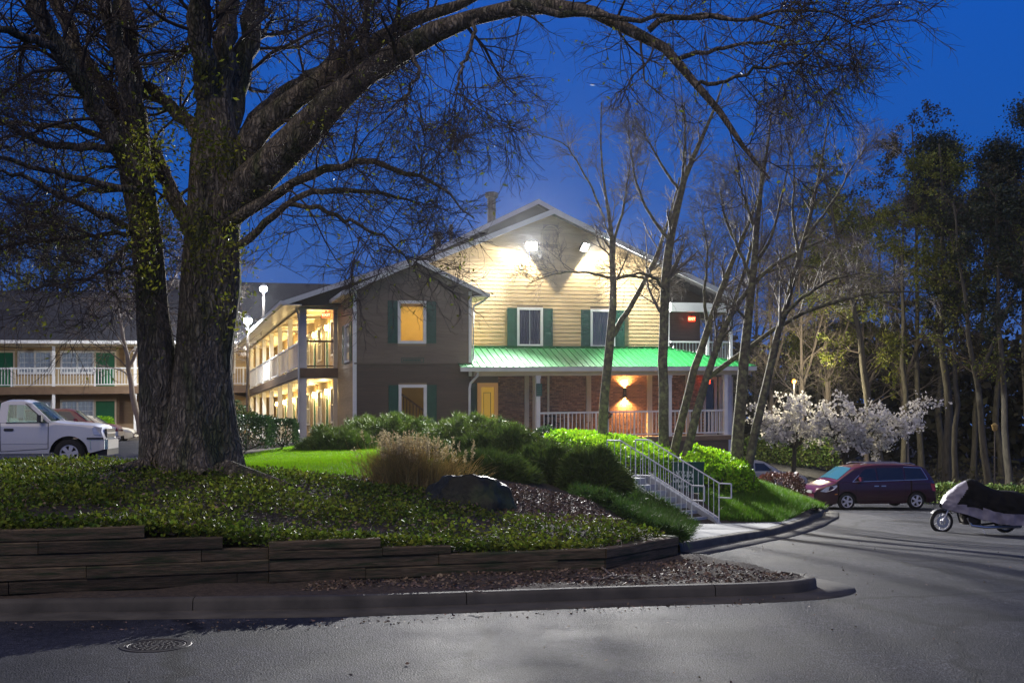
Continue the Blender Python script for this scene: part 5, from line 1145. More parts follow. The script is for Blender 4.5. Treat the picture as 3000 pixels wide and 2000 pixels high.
def bank(name, label, poly, hfun, n, mat, leaf, rs, zf=zmound, cat='hedge'):
    C = scatter(poly, n, rs, zf); P = np.asarray(poly); cen = P.mean(0)
    t = thing(name, label, cat, (cen[0], cen[1], float(zf(cen[0:1], cen[1:2])[0])))
    ed = np.full(len(C), 9.0)
    for a, b in zip(P, np.roll(P, -1, 0)):
        ab = b - a; s = np.clip(((C[:, :2] - a) @ ab) / (ab @ ab), 0, 1)[:, None]; ed = np.minimum(ed, np.linalg.norm(C[:, :2] - a - ab * s, axis=1))
    prof_ = np.clip(ed / .35, 0, 1) ** .5; C[:, 2] += hfun(C) * prof_ * (1 - np.abs(rs.normal(size=len(C))) * .22 * (rs.uniform(size=len(C)) < .7)) * (1 + .12 * nz2(C, 2.2))
    V, F = leaf_quads(C, rs.normal(size=C.shape) + A(0, -.3, .5), leaf * rs.uniform(.6, 1.4, len(C)), .6, rs); part_np('foliage', V, F, mat, t, False, 'stuff')
    s = scatter(poly, 14, rs, zf); Q = s[:, None] + np.linspace(0, .5, 4)[None, :, None] * A(.1, .0, 1); part_np('stems', *tube_batch(Q, np.full((14, 4), .015), 4), M['twig'], t, True, 'stuff'); return t
bank('clipped_bank', 'bright lime green clipped shrubs on the bank above the steps, below the porch rail', [(.9, 36.8), (1.3, 34.6), (2.2, 32.5), (3.0, 30.6), (3.9, 30.4), (4.7, 31.8), (5.0, 33.5), (4.2, 36.5), (2.6, 38.5)], lambda C: .62 + .0 * C[:, 0], 15000, M['azalea'], .11, rs)
bank('clipped_bank', 'bright green clipped shrubs to the right of the green sign, round the lichen trees', [(4.75, 31.2), (5.1, 30.2), (6.0, 30.6), (6.9, 31.6), (7.15, 33.0), (6.6, 35.5), (5.2, 35)], lambda C: .72 - .05 * (C[:, 0] - 5), 9500, M['azalea'], .11, rs)
shrub('boxwood', 'large rounded clipped boxwood right of the oak trunk', 'shrub', W(724, 1312, 34), .72, .7, .95, 5200, M['boxwood'], .07, 'rounded boxwoods by the gallery', box=.35, rs=rs)
shrub('boxwood', 'smaller rounded clipped boxwood at the gallery column', 'shrub', W(828, 1306, 36), .44, .44, .84, 3200, M['boxwood'], .07, 'rounded boxwoods by the gallery', box=.35, rs=rs)
shrub('boxwood', 'pale topped clipped hedge seen behind the big boxwood', 'shrub', W(690, 1275, 48), 1.0, .7, .95, 2200, M['hedge'], .10, 'rounded boxwoods by the gallery', box=.3, rs=rs)
shrub('dark_shrub', 'dark loose shrub under the gallery bridge', 'shrub', W(690, 1262, 58), 1.0, .8, 1.5, 1600, M['boxwood'], .12, rs=rs)
shrub('green_shrub', 'small bright green shrub before the green ground floor door', 'shrub', W(300, 1262, 60), .75, .6, .75, 1500, M['azalea'], .10, rs=rs)
shrub('red_shrub', 'red brown clipped shrub in front of the minivan nose', 'shrub', W(2283, 1474, 37), .78, .7, .96, 4200, M['redshrub'], .07, box=.2, rs=rs)
shrub('round_shrub', 'dull green shrub at the foot of the porch rail post', 'shrub', W(1600, 1290, 41), .5, .4, .5, 1500, M['boxwood'], .08, rs=rs)
def box_hedge(label, a, b, dep, h, n, mat, leaf, rs):
    a = np.asarray(a); b = np.asarray(b); t = thing('clipped_hedge', label, 'hedge', a); ax = b - a; L = np.linalg.norm(ax[:2]); nn = A(-ax[1], ax[0], 0) / L
    s = rs.uniform(size=n); side = rs.uniform(size=n) < .55; w = np.where(side, -1.0, rs.uniform(-1, 1, n)); zz = np.where(side, rs.uniform(.05, 1, n), 1.0)
    Q = a + ax * s[:, None] + nn * (-w * dep / 2 * -1)[:, None] + A(0, 0, 1) * (zz * h)[:, None] + rs.normal(size=(n, 3)) * .05
    Q[:, 2] += .06 * np.array([mnoise.noise(Vector((x * 1.5, y * 1.5, 0))) for x, y in Q[:, :2]])
    V, F = leaf_quads(Q, rs.normal(size=(n, 3)) + A(0, -.5, .4), leaf * rs.uniform(.6, 1.4, n), .6, rs); part_np('foliage', V, F, mat, t, False, 'stuff')
    m = 16; q = a + ax * np.linspace(.02, .98, m)[:, None]; Q = q[:, None] + np.linspace(-.02, h * .9, 4)[None, :, None] * A(0, 0, 1); part_np('stems', *tube_batch(Q, np.full((m, 4), .03), 4), M['twig'], t, True, 'stuff')
box_hedge('long clipped hedge beneath the white blossom trees', W(2195, 1364, 70), W(2470, 1372, 66), 1.2, 1.62, 6500, M['hedge'], .16, rs)
box_hedge('low clipped hedge along the parking edge behind the minivan and motorcycle', W(2690, 1470, 50), W(3120, 1486, 46), .8, .74, 5200, M['hedge'], .12, rs)
# dry ornamental grass
gc = hit(1195, 1428, zmound, 14, 30); gr = thing('ornamental_grass', 'tan dried ornamental grass clump with feathery plumes beside the boulder', 'plant', gc)
n = 2600; off = rs.normal(size=(n, 2)) * A(.25, .17); off[:, 0] += np.where(rs.uniform(size=n) < .16,   .52, -.05); b0 = np.column_stack([gc[:2] + off, np.full(n, gc[2])]); b0[:, 2] = zmound(b0[:, 0], b0[:, 1])
dd = np.column_stack([off[:, 0] * .16 + rs.normal(size=n) * .13, off[:, 1] * .35 + rs.normal(size=n) * .16, np.ones(n)]); Q = np.zeros((n, 5, 3)); Q[:, 0] = b0; d = unit(dd); L = rs.uniform(.4, .8, n)[:, None]
for k in range(1, 5): d = unit(d + (dd * A(1, 1, 0)) * .5 + A(0, 0, -.05 * k)); Q[:, k] = Q[:, k - 1] + d * L / 4
part_np('blades', *tube_batch(Q, np.linspace(.006, .0015, 5)[None, :] * np.ones((n, 1)), 3), M['dry'], gr, False, 'stuff')
ns = 170; i = rs.choice(n, ns, False); S = np.zeros((ns, 4, 3)); S[:, 0] = b0[i]; d = unit(dd[i] * A(.9, .9, 1)); L = rs.uniform(.66, 1.0, ns)[:, None]
for k in range(1, 4): S[:, k] = S[:, k - 1] + unit(d + rs.normal(size=d.shape) * .04) * L / 3
part_np('stalks', *tube_batch(S, np.full((ns, 4), .0035), 3), M['dry'], gr, False, 'stuff')
C = np.repeat(S[:, -1], 26, 0) - np.repeat(unit(S[:, -1] - S[:, -2]), 26, 0) * rs.uniform(0, .20, (ns * 26, 1)) + rs.normal(size=(ns * 26, 3)) * .014
part_np('plumes', *leaf_quads(C, rs.normal(size=C.shape) + A(0, 0, .7), .035 * rs.uniform(.6, 1.5, len(C)), .4, rs), M['plume'], gr, False, 'stuff')

# ---- trees further off
def far_tree(name, label, base, h, spread, rs, kind, lean=(0, 0), n1=16, tw=.2, group=None, nleaf=3500, leaf=.3, low=.35, lmat=None, bmat=None, twig=True, twr=.012):
    b = np.asarray(base); t = thing(name, label, 'tree', b, group); m = 14; q = b + np.linspace(0, 1, m)[:, None] * A(lean[0], lean[1], h) - A(0, 0, .15); q[2:, :2] += np.cumsum(rs.normal(size=(m - 2, 2)) * .05 * h / 12, 0); r = np.linspace(tw, tw * .18, m); r[0] *= 1.35
    bm = M[bmat or 'trunk']; P, R = q[None], r[None]
    if kind == 'fork':
        f = 5; st2 = q[f] + np.linspace(0, 1, m)[:, None] * A(-lean[0] * .6 + .22 * h, .5, h * .72) + np.cumsum(rs.normal(size=(m, 3)) * .03, 0); P = np.stack([q, st2]); R = np.stack([r, np.linspace(r[f] * .8, tw * .12, m)])
    part_np('trunk', *tube_batch(P, R, 10), bm, t, True)
    a, ar = kids(P, R, n1, spread, rs, .38, twr * 1.6, .95, .15, 6, .2, .03 if kind != 'pine' else 0, low, .3); c, cr_ = kids(a, ar, 7, spread * .5, rs, .5, twr, .8, .05, 5, .24, .06 if kind == 'droop' else .02, .2, .4)
    parts_ = [tube_batch(a, ar, 5), tube_batch(c, cr_, 3)]
    if twig: d, dr = kids(c, cr_, 5, spread * .25, rs, .6, twr * .7, .8, 0, 4, .25, .10 if kind == 'droop' else .03, .2, .6); parts_.append(tube_batch(d, dr, 3)); c = d
    part_np('branches', *join(parts_), bm if bmat else M['twig'], t, True, 'stuff')
    if nleaf:
        cl = leaves_on(c, nleaf, rs, leaf, .5, leaf * .5, -.2 if kind == 'droop' else .2); part_np('crown', *cl, M[lmat or 'olive'], t, False, 'stuff')
    return t
rs = np.random.RandomState(77)
def zg(x, y): return float(zroad(A(x), A(y))[0])
def at(px, d):
    x = (px - 1500) / FPX * d; return A(x, d, zg(x, d))
# blossom trees
def dogwood(label, base, crown_px, crown_py, d, hw, hh, stem, seed):
    rs = np.random.RandomState(seed); b = np.asarray(base); t = thing('blossom_tree', label, 'tree', b, 'white blossom trees'); top = W(crown_px, crown_py, d); rx, rz = hw * d / FPX, hh * d / FPX
    fork = b + A(.05, 0, stem); T = np.array([np.linspace(b - A(0, 0, .1), fork, 8)]); part_np('trunk', *tube_batch(T, np.linspace(.13, .10, 8)[None], 10), M['trunk'], t, True)
    n = 11; e = np.column_stack([np.linspace(-1, 1, n) * rx * .95, rs.uniform(-.8, .8, n) * rx * .6, rs.uniform(-.5, .75, n) * rz]); P = fork + np.linspace(0, 1, 9)[None, :, None] * (top + e - fork)[:, None]; P[:, 1:-1] += rs.normal(size=(n, 7, 3)) * .08; R = np.ones((n, 1)) * np.linspace(.065, .015, 9)[None]
    a, ar = kids(P, R, 16, rx * .42, rs, .45, .010, .95, .0, 6, .22, .03, .3, .4); a[:, :, 2] = a[:, :1, 2] + (a[:, :, 2] - a[:, :1, 2]) * .45
    c, cr_ = kids(a, ar, 6, rx * .2, rs, .5, .007, .9, 0, 4, .2, .0, .2, .5); part_np('branches', *join([tube_batch(P, R, 7), tube_batch(a, ar, 4), tube_batch(c, cr_, 3)]), M['trunk'], t, True, 'stuff')
    k = rs.randint(0, len(c), 5200); C = c[k, rs.randint(1, 4, 5200)] + rs.normal(size=(5200, 3)) * .05; part_np('blossoms', *leaf_quads(C, rs.normal(size=C.shape) + A(0, -.2, .3), .155 * rs.uniform(.6, 1.3, 5200), .8, rs), M['blossom'], t, False, 'stuff')
dogwood('white blossom tree on a short trunk behind the minivan', at(2474, 58), 2566, 1218, 57, 172, 82, 1.25, 1)
dogwood('white blossom tree partly hidden by the lichen covered trunks', at(2325, 61), 2312, 1205, 60, 130, 76, 1.3, 2)
G1 = 'woodland trees right of the parking lot'
wood = [  # px, D, height, spread, kind, lean, leaf mat, n leaves, leaf size, trunk radius, label
    (2590, 62, 17, 3.6, 'droop', (-3.2, 0), 'olive', 9500, .16, .26, 'olive leaved woodland tree leaning left over the blossom tree'),
    (2648, 66, 18, 3.4, 'droop', (.4, 1), 'olive', 9500, .16, .20, 'olive leaved woodland tree straight behind the right end of the blossoms'),
    (2775, 61, 19, 3.0, 'droop', (-.3, 0), 'olive', 7500, .16, .25, 'thick straight woodland trunk behind the rear of the minivan'),
    (2798, 60, 15.5, 2.6, 'pine', (.2, 0), 'dark_leaf', 5200, .18, .17, 'thin straight grey trunk pressed against the thick woodland trunk'),
    (2902, 57, 15, 2.8, 'fork', (-2.0, 0), 'olive', 2600, .16, .20, 'forked woodland trunk beside the small lantern post'),
    (2958, 56, 15.5, 2.8, 'pine', (-.5, 0), 'dark_leaf', 7000, .18, .19, 'tall straight grey trunk at the right, behind the covered motorcycle'),
    (2500, 74, 16, 3.8, 'droop', (-1.0, 1), 'olive', 12000, .18, .20, 'bushy yellow olive tree between the two blossom trees'),
    (2395, 76, 14, 3.6, 'droop', (.4, 0), 'olive', 12000, .18, .20, 'bushy yellow olive tree above the left blossom tree and orange lamp'),
    (2450, 84, 19, 3.6, 'droop', (1, 0), 'brush', 6500, .20, .22, 'dim bare topped tree behind the yellow olive trees'),
    (2700, 70, 22, 3.6, 'droop', (-.6, 0), 'brush', 7000, .20, .20, 'dim tree under the left dark evergreen crown'),
    (2850, 72, 19, 3.4, 'droop', (1.0, 0), 'brush', 7000, .20, .20, 'dim tree between the two dark evergreen crowns'),
    (3010, 64, 18, 3.2, 'droop', (.3, 0), 'brush', 5500, .20, .19, 'dim tree at the right border of the woods')]
for px, d, h, sp_, kind, lean, lm, nl, ls, tw, lab in wood:
    far_tree('woodland_tree', lab, at(px, d), h, sp_, rs, kind, lean, 16, tw, G1, nl, ls, .32 if kind != 'pine' else .55, lm)
# dark evergreens standing against the sky
def evergreen(label, px, d, top, crowns, tw, seed):
    rs = np.random.RandomState(seed); b = at(px, d); t = thing('evergreen_tree', label, 'tree', b, 'dark evergreens against the sky'); T = W(px - 20, top + 60, d); q = np.linspace(b, T, 12); q[1:-1, :2] += rs.normal(size=(10, 2)) * .12; part_np('trunk', *tube_batch(q[None], np.linspace(tw, .06, 12)[None], 9), M['trunk'], t, True)
    lf, br = [], []
    for (cx, cy, hw, hh, n) in crowns:
        c = W(cx, cy, d); rx, rz = hw * d / FPX, hh * d / FPX; cl = rs.normal(size=(n // 60, 3)); cl = unit(cl) * rs.uniform(.25, 1, (len(cl), 1)) ** .5 * A(rx, rx, rz) + c
        i = np.argmin(np.abs(q[:, 2][None] - (cl[:, 2] - 1.0)[:, None]), 1); Pq = q[i][:, None] + (cl - q[i])[:, None] * np.linspace(0, 1, 5)[None, :, None]; br.append(tube_batch(Pq, np.ones((len(cl), 1)) * np.linspace(.05, .015, 5)[None], 4))
        C = np.repeat(cl, 130, 0) + rs.normal(size=(len(cl) * 130, 3)) * A(.46, .46, .32); lf.append(leaf_quads(C, rs.normal(size=C.shape) + A(0, 0, .3), .155 * rs.uniform(.6, 1.4, len(C)), .55, rs))
    part_np('branches', *join(br), M['twig'], t, True, 'stuff'); part_np('crown', *join(lf), M['dark_leaf'], t, False, 'stuff')
evergreen('tall dark evergreen against the sky, left one of the pair', 2752, 76, 370, [(2745, 470, 70, 80, 5400), (2720, 590, 80, 70, 4800), (2790, 640, 50, 60, 2600)], .24, 1)
evergreen('tall dark evergreen against the sky, at the right border', 2935, 72, 390, [(2930, 480, 65, 75, 5200), (2900, 600, 60, 60, 3600), (2980, 620, 60, 80, 4200), (2960, 740, 80, 70, 4200)], .22, 2)
evergreen('high dark evergreen whose crown just enters the right border', 3060, 66, 250, [(3040, 340, 55, 40, 1900)], .22, 3)
# bare trees rising behind the roof and the woods
for k, (px, d, h, lab) in enumerate([(1930, 84, 14, 'bare tree behind the right slope of the roof'), (2080, 88, 17, 'bare tree rising behind the upper balcony'), (2210, 82, 19, 'bare tree behind the lichen covered trunks'), (2330, 86, 20, 'tall bare tree behind the yellow olive trees'), (2600, 88, 20, 'bare topped tree left of the dark evergreens'), (2260, 70, 13, 'bare twiggy tree right behind the lichen covered trunks'), (2345, 68, 12, 'bare twiggy tree rising over the left blossom tree'), (2440, 69, 14.5, 'bare twiggy tree between the olive trees, over the blossoms'), (2540, 72, 13.5, 'bare twiggy tree above the right blossom tree'), (2660, 73, 15, 'bare twiggy tree below the left dark evergreen'), (2010, 72, 10.5, 'bare twiggy tree behind the right eave of the roof')]):
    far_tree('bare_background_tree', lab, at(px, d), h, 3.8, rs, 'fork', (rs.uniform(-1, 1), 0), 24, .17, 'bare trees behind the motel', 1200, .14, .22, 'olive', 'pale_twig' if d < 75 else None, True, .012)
# underbrush wall closing the woods
n = 30000; C = np.column_stack([rs.uniform(6, 75, n), rs.uniform(84, 104, n), rs.uniform(0, 1, n)]); C = C[(C[:, 0] > 9) | (C[:, 1] > 90)]
hgt = 9.5 + 3.5 * nz2(C, .12) + 2 * nz2(C, .4); C[:, 2] = -1.6 + (C[:, 2] ** .8) * hgt
V, F = leaf_quads(C, rs.normal(size=C.shape), .85 * rs.uniform(.5, 1.3, len(C)), .6, rs); setting(link('woods_underbrush', mesh_np('woods_underbrush', V, F), M['brush']), 'stuff')
n = 6500; C = np.column_stack([rs.uniform(15, 42, n), rs.uniform(52, 84, n), np.zeros(n)]); C = C[(C[:, 0] > 18.5) | (C[:, 1] < 50)]; C[:, 2] = zroad(C[:, 0], C[:, 1]) + rs.uniform(0, 1, len(C)) ** 2 * .9
V, F = leaf_quads(C, rs.normal(size=C.shape) + A(0, 0, .4), .26 * rs.uniform(.5, 1.3, len(C)), .4, rs); setting(link('forest_undergrowth', mesh_np('forest_undergrowth', V, F), M['brush']), 'stuff')
# courtyard trees on the left
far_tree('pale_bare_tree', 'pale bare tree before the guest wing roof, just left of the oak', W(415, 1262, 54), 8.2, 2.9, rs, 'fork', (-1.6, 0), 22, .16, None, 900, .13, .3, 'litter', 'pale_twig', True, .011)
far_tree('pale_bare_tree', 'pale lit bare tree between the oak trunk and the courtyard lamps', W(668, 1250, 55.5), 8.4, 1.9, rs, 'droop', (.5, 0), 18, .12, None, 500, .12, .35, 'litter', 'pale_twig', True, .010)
for px, d, h, lm, nl, lab in ((40, 82, 13.5, 'olive', 3600, 'leafy tree behind the guest wing roof at the left border'), (170, 86, 15, 'dark_leaf', 3600, 'dark tree behind the guest wing roof, left of the oak'), (300, 90, 15.5, 'brush', 2600, 'bare topped tree behind the guest wing, seen past the left oak trunk'), (520, 92, 14, 'brush', 2000, 'bare topped tree seen between the two oak trunks')):
    far_tree('courtyard_tree', lab, W(px, 1250, d), h, 3.6, rs, 'fork', (rs.uniform(-.8, .8), 0), 15, .2, 'trees behind the guest wing', nl, .3, .3, lm, None, True, .016)
# ------------------------------------------------------------------ vehicles
def paint(name, c, rough=.28): return pm(name, c, rough=rough, coat=.6, spec=.5)
M['p_white'] = paint('white_paint', (.62, .63, .66)); M['p_red'] = paint('dark_red_paint', (.16, .016, .014)); M['p_maroon'] = paint('maroon_paint', (.034, .004, .010)); M['p_silver'] = paint('silver_paint', (.36, .38, .42)); M['p_cream'] = paint('pale_paint', (.62, .58, .48))
M['tyre'] = pm('tyre_rubber', (.012, .012, .012), rough=.85); M['alloy'] = pm('alloy', (.60, .60, .62), rough=.35, metal=.25); M['chrome'] = pm('chrome', (.6, .6, .6), rough=.3, metal=.8)
M['headlamp'] = pm('headlamp_glass', (.55, .56, .58), (.75, .75, .76), scale=20, rough=.1, metal=.3); M['tail'] = pm('tail_lamp', (.35, .012, .02), rough=.15, coat=.5); M['amber'] = pm('amber_marker', (.7, .25, .03), rough=.2)
M['tint'] = pm('tinted_glass', (.010, .012, .018), rough=.06, spec=.7); M['teal_glass'] = pm('windscreen_glass', (.015, .05, .065), rough=.06, spec=.8); M['cab_glass'] = glassmat('cab_glass', (.72, .88, .82), .02, .06); M['seat'] = pm('seat_cloth', (.06, .06, .065), (.09, .09, .095), scale=20, rough=.9); M['seam'] = pm('door_gap', (.01, .01, .011), rough=.9)  # teal_glass has a teal reflection put into its base colour
def ipf(pts): xs = [p[0] for p in pts]; zs = [p[1] for p in pts]; return lambda x: np.interp(x, xs, zs)
class Car:
    def __init__(s, name, label, cat, base, yaw, Lg, Wd, body, belt, low, wheels, rt, arch, roof=None, ends=(.20, .12), group=None):
        s.t = thing(name, label, cat, base, group); s.b = np.asarray(base, float); s.f = A(math.cos(yaw), math.sin(yaw), 0); s.l = A(-s.f[1], s.f[0], 0)
        s.Lg, s.Wd = Lg, Wd; s.belt = ipf(belt); s.low = low; s.roof = ipf(roof) if roof else None; s.ends = ends; s.mat = body; s.zr = max(p[1] for p in roof) if roof else 1.5
        xs = np.unique(np.concatenate([np.linspace(0, Lg, 46), *[np.linspace(w - arch, w + arch, 19) for w in wheels]])); xs = xs[(xs >= 0) & (xs <= Lg)]; ring = []
        for x in xs:
            zb = low + .10 * max(0, 1 - x / .35) + .12 * max(0, 1 - (Lg - x) / .5)
            for w in wheels:
                if abs(x - w) < arch: zb = max(zb, rt + math.sqrt(max(arch ** 2 - (x - w) ** 2, 0)) * .98 - .01)
            zt = float(s.belt(x)); zs = np.linspace(min(zb, zt - .05), zt - .03, 8); c = [s.P(x, s.w(x, z), z) for z in zs]; wt = s.w(x, zt)
            top = [s.P(x, wt * k, zt + .035 * (1 - k * k) - .018 * (abs(k) > .9)) for k in (.93, .6, .2, -.2, -.6, -.93)]; ring.append(c + top + [s.P(x, -s.w(x, z), z) for z in zs[::-1]])
        n = len(ring[0]); V = np.array(ring).reshape(-1, 3); m = len(ring); i = np.arange(m - 1)[:, None] * n; j = np.arange(n - 1)[None, :]
        F = np.stack([i + j, i + j + 1, i + n + j + 1, i + n + j], -1).reshape(-1, 4).tolist()
        for e in (0, (m - 1) * n): F += [(e + k, e + k + 1, e + n - 2 - k, e + n - 1 - k) for k in range(n // 2 - 1)]
        mb = MB(); mb.add(V, F); mb.build('body', body, s.t, True)
        mb = MB(); mb.box((.35, -Wd / 2 + .16, low + .02), (Lg - .3, Wd / 2 - .16, .72), s.Pq); mb.build('underbody', M['seam'], s.t)
    def P(s, x, y, z): return s.b + s.f * (s.Lg / 2 - x) + s.l * y + A(0, 0, z)
    def Pq(s, x, y, z): return s.P(x, y, z)
    def w(s, x, z):
        f = 1.0
        if x < .75: f -= s.ends[0] * ((.75 - x) / .75) ** 2.2
        if x > s.Lg - .7: f -= s.ends[1] * ((x - s.Lg + .7) / .7) ** 2.2
        g = 1 - .05 * max(0, (.62 - z) / .4) ** 2; bz = float(s.belt(x)) if s.roof is None else min(float(s.belt(x)), 1.25)
        if z > .8: g -= .035 * (min(z, bz) - .8) / .4
        if z > bz: g -= .17 * (z - bz) / .55
        return s.Wd / 2 * f * g
    def cabin(s, x0, x1, solid=True):
        xs = np.linspace(x0, x1, 30); ring = []
        for x in xs:
            zt = float(s.roof(x)); zb = min(float(s.belt(x)), zt - .005) if solid else zt - .09; zs = np.linspace(zb - .02, zt - .015, 6); wt = s.w(x, zt)
            ring.append([s.P(x, s.w(x, z), z) for z in zs] + [s.P(x, wt * k, zt + .05 * (1 - k * k) - .01) for k in (.93, .6, .2, -.2, -.6, -.93)] + [s.P(x, -s.w(x, z), z) for z in zs[::-1]])
        n = len(ring[0]); V = np.array(ring).reshape(-1, 3); i = np.arange(len(ring) - 1)[:, None] * n; j = np.arange(n - 1)[None, :]
        return part_np('roof', V, np.stack([i + j, i + j + 1, i + n + j + 1, i + n + j], -1).reshape(-1, 4), s.mat, s.t, True)
    def side(s, name, poly, mat, off=.008, thick=.0, sides=(1, -1), parent=None):
        for sd in sides:
            mb = MB(); P = [s.P(x, sd * (s.w(x, z) + off), z) for x, z in poly]
            if thick: mb.prism(P, -s.l * sd * thick)
            else: mb.prism(P, s.l * sd * .004)
            mb.build(name, mat, parent or s.t)
    def screen(s, name, x0, x1, mat, k=.86, off=.012, zf=None):
        zf = zf or s.roof; xs = np.linspace(x0, x1, 8); V = []
        for x in xs:
            zt = float(zf(x)); wt = s.w(x, zt)
            V += [s.P(x, wt * c, zt + .05 * (1 - c * c) + off) for c in np.linspace(-k, k, 9)]
        i = np.arange(7)[:, None] * 9; j = np.arange(8)[None, :]; return part_np(name, np.array(V), np.stack([i + j, i + j + 1, i + 10 + j, i + 9 + j], -1).reshape(-1, 4), mat, s.t, True)
    def strip(s, name, p, q, wd, mat, off=.007, sides=(1, -1)):
        d = A(q[0] - p[0], q[1] - p[1]); d /= np.linalg.norm(d); n = A(-d[1], d[0]) * wd / 2; k = 8; a = [A(*p) + (A(*q) - A(*p)) * t for t in np.linspace(0, 1, k)]
        for sd in sides:
            V = []
            for c in a:
                for e in (c + n, c - n): V.append(s.P(e[0], sd * (s.w(e[0], e[1]) + off), e[1]))
            mb = MB(); mb.add(V, [(2 * i, 2 * i + 1, 2 * i + 3, 2 * i + 2) for i in range(k - 1)]); mb.build(name, mat, s.t)
    def wheels(s, xs, r, wd=.21, rim=.66, spokes=5, mat='alloy'):
        for x in xs:
            for sd in (1, -1):
                c = s.P(x, sd * (s.Wd / 2 - .03), r); ax = s.l * -sd; mb = MB(); mb.lathe(c, ax, [(.0, r * rim), (.0, r * .90), (.025, r * .985), (.06, r), (wd - .05, r), (wd, r * .9), (wd, r * rim)], 28, False); wh = mb.build('wheel', M['tyre'], s.t, True)
                mb = MB(); mb.lathe(c + ax * .02, ax, [(.0, r * (rim - .10)), (-.012, r * (rim - .05)), (-.010, r * (rim + .01)), (.06, r * (rim + .01))], 28, False); mb.lathe(c + ax * .0, ax, [(0, .02), (-.004, r * .16), (.03, r * .2)], 14)
                up = A(0, 0, 1); e2 = np.cross(ax, up)
                for k in range(spokes):
                    a = 2 * math.pi * k / spokes + .3; dr = up * math.cos(a) + e2 * math.sin(a); tn = np.cross(ax, dr); hw0, hw1 = r * .09, r * .15
                    mb.hexa([c + dr * r * .1 - tn * hw0 + ax * .03, c + dr * r * .1 + tn * hw0 + ax * .03, c + dr * r * .1 + tn * hw0, c + dr * r * .1 - tn * hw0, c + dr * r * rim - tn * hw1 + ax * .035, c + dr * r * rim + tn * hw1 + ax * .035, c + dr * r * rim + tn * hw1 + ax * .008, c + dr * r * rim - tn * hw1 + ax * .008])
                mb.build('rim', M[mat], wh, False); mb = MB(); mb.lathe(c + ax * .05, ax, [(0, r * rim), (.004, .01)], 20); mb.build('hub_back', M['seam'], wh)
    def mirror(s, x, z, mat):
        for sd in (1, -1):
            mb = MB(); y = s.w(x, z); c = s.P(x, sd * (y + .14), z + .05); f, l, u = s.f, s.l * sd, A(0, 0, 1); mb.hexa([c + f * a * .05 + l * b * .10 * (1 - .2 * (h > 0)) + u * h * .085 for h in (-1, 1) for a, b in ((-1, -1), (1.3, -1), (1, 1), (-1, 1))]); mb.bar(s.P(x, sd * (y - .01), z), c - u * .05, .04); mb.build('mirror', mat, s.t)
def ground_z(x, y, z): return A(x, y, z)

# white pickup at the left border
pk = Car('pickup_truck', 'white single cab pickup truck parked behind the ivy, cut by the left border', 'pickup truck', A(-14.14, 31.2, .76), math.radians(10), 5.45, 1.94, M['p_white'], [(0, .76), (.04, .84), (.09, 1.05), (.16, 1.12), (.35, 1.14), (.9, 1.175), (1.22, 1.215), (1.38, 1.19), (2.55, 1.20), (2.6, 1.22), (5.45, 1.22)], .40, [.86, 4.1], .38, .48, [(1.2, 1.22), (1.82, 1.69), (1.98, 1.745), (2.4, 1.745), (2.55, 1.68), (2.6, 1.2)], ends=(.04, .03))
pk.cabin(1.80, 2.53, False)
pk.side('pillar', [(1.28, 1.20), (1.40, 1.20), (1.93, 1.67), (1.80, 1.69)], M['p_white'], .0, .05); pk.side('pillar', [(2.36, 1.18), (2.57, 1.18), (2.53, 1.68), (2.34, 1.67)], M['p_white'], .0, .05)
pk.side('side_glass', [(1.44, 1.20), (2.36, 1.19), (2.34, 1.66), (1.95, 1.665)], M['cab_glass'], -.012)
pk.side('window_seal', [(1.40, 1.205), (2.38, 1.19), (2.38, 1.165), (1.36, 1.18)], M['black'], .004); pk.side('window_seal', [(1.40, 1.20), (1.44, 1.20), (1.955, 1.665), (1.925, 1.67)], M['black'], .003)
pk.screen('windscreen', 1.24, 1.81, M['cab_glass'], .90, .0)
mb = MB(); V = [pk.P(2.54, y, z) for z in (1.2, 1.66) for y in (-.72, .72)]; mb.add(V, [(0, 1, 3, 2)]); mb.build('rear_glass', M['cab_glass'], pk.t)
mb = MB(); mb.box((1.95, -.7, .7), (2.42, .7, .95), pk.Pq); mb.box((2.36, -.7, .7), (2.48, .7, 1.30), pk.Pq); mb.build('bench_seat', M['seat'], pk.t)
mb = MB(); mb.box((1.28, -.75, .95), (1.6, .75, 1.16), pk.Pq); mb.build('dashboard', M['black'], pk.t)
pk.wheels([.86, 4.1], .385, .24, .60, 6); pk.mirror(1.54, 1.24, M['black'])
pk.strip('door_seam', (1.36, .52), (1.36, 1.18), .014, M['seam']); pk.strip('door_seam', (2.50, .45), (2.52, 1.18), .014, M['seam']); pk.strip('door_seam', (1.36, .52), (2.50, .45), .012, M['seam']); pk.strip('door_seam', (2.61, .42), (2.61, 1.2), .03, M['seam']); pk.strip('body_crease', (1.38, .66), (2.48, .66), .02, M['p_white'], .014)
pk.side('door_handle', [(2.20, 1.035), (2.42, 1.035), (2.43, .99), (2.40, .965), (2.22, .965), (2.19, .99)], M['black'], .006, .0)
pk.side('headlight', [(.06, 1.06), (.24, 1.08), (.30, 1.04), (.26, .88), (.08, .86)], M['headlamp'], .012); mb = MB(); mb.hexa([pk.P(x, y, z) for z in (.50, .74) for x, y in ((.34, -.965), (-.07, -.78), (-.07, .78), (.34, .965))]); mb.build('front_bumper', M['chrome'], pk.t)
mb = MB(); mb.box((-.06, -.86, .34), (.22, .86, .498), pk.Pq); mb.build('air_dam', M['black'], pk.t); mb = MB(); mb.box((-.012, -.62, .80), (.05, .62, 1.02), pk.Pq); mb.build('grille', M['black'], pk.t); mb = MB(); mb.box((-.03, -.62, .89), (-.013, .62, .935), pk.Pq); mb.build('grille_bar', M['chrome'], pk.t)
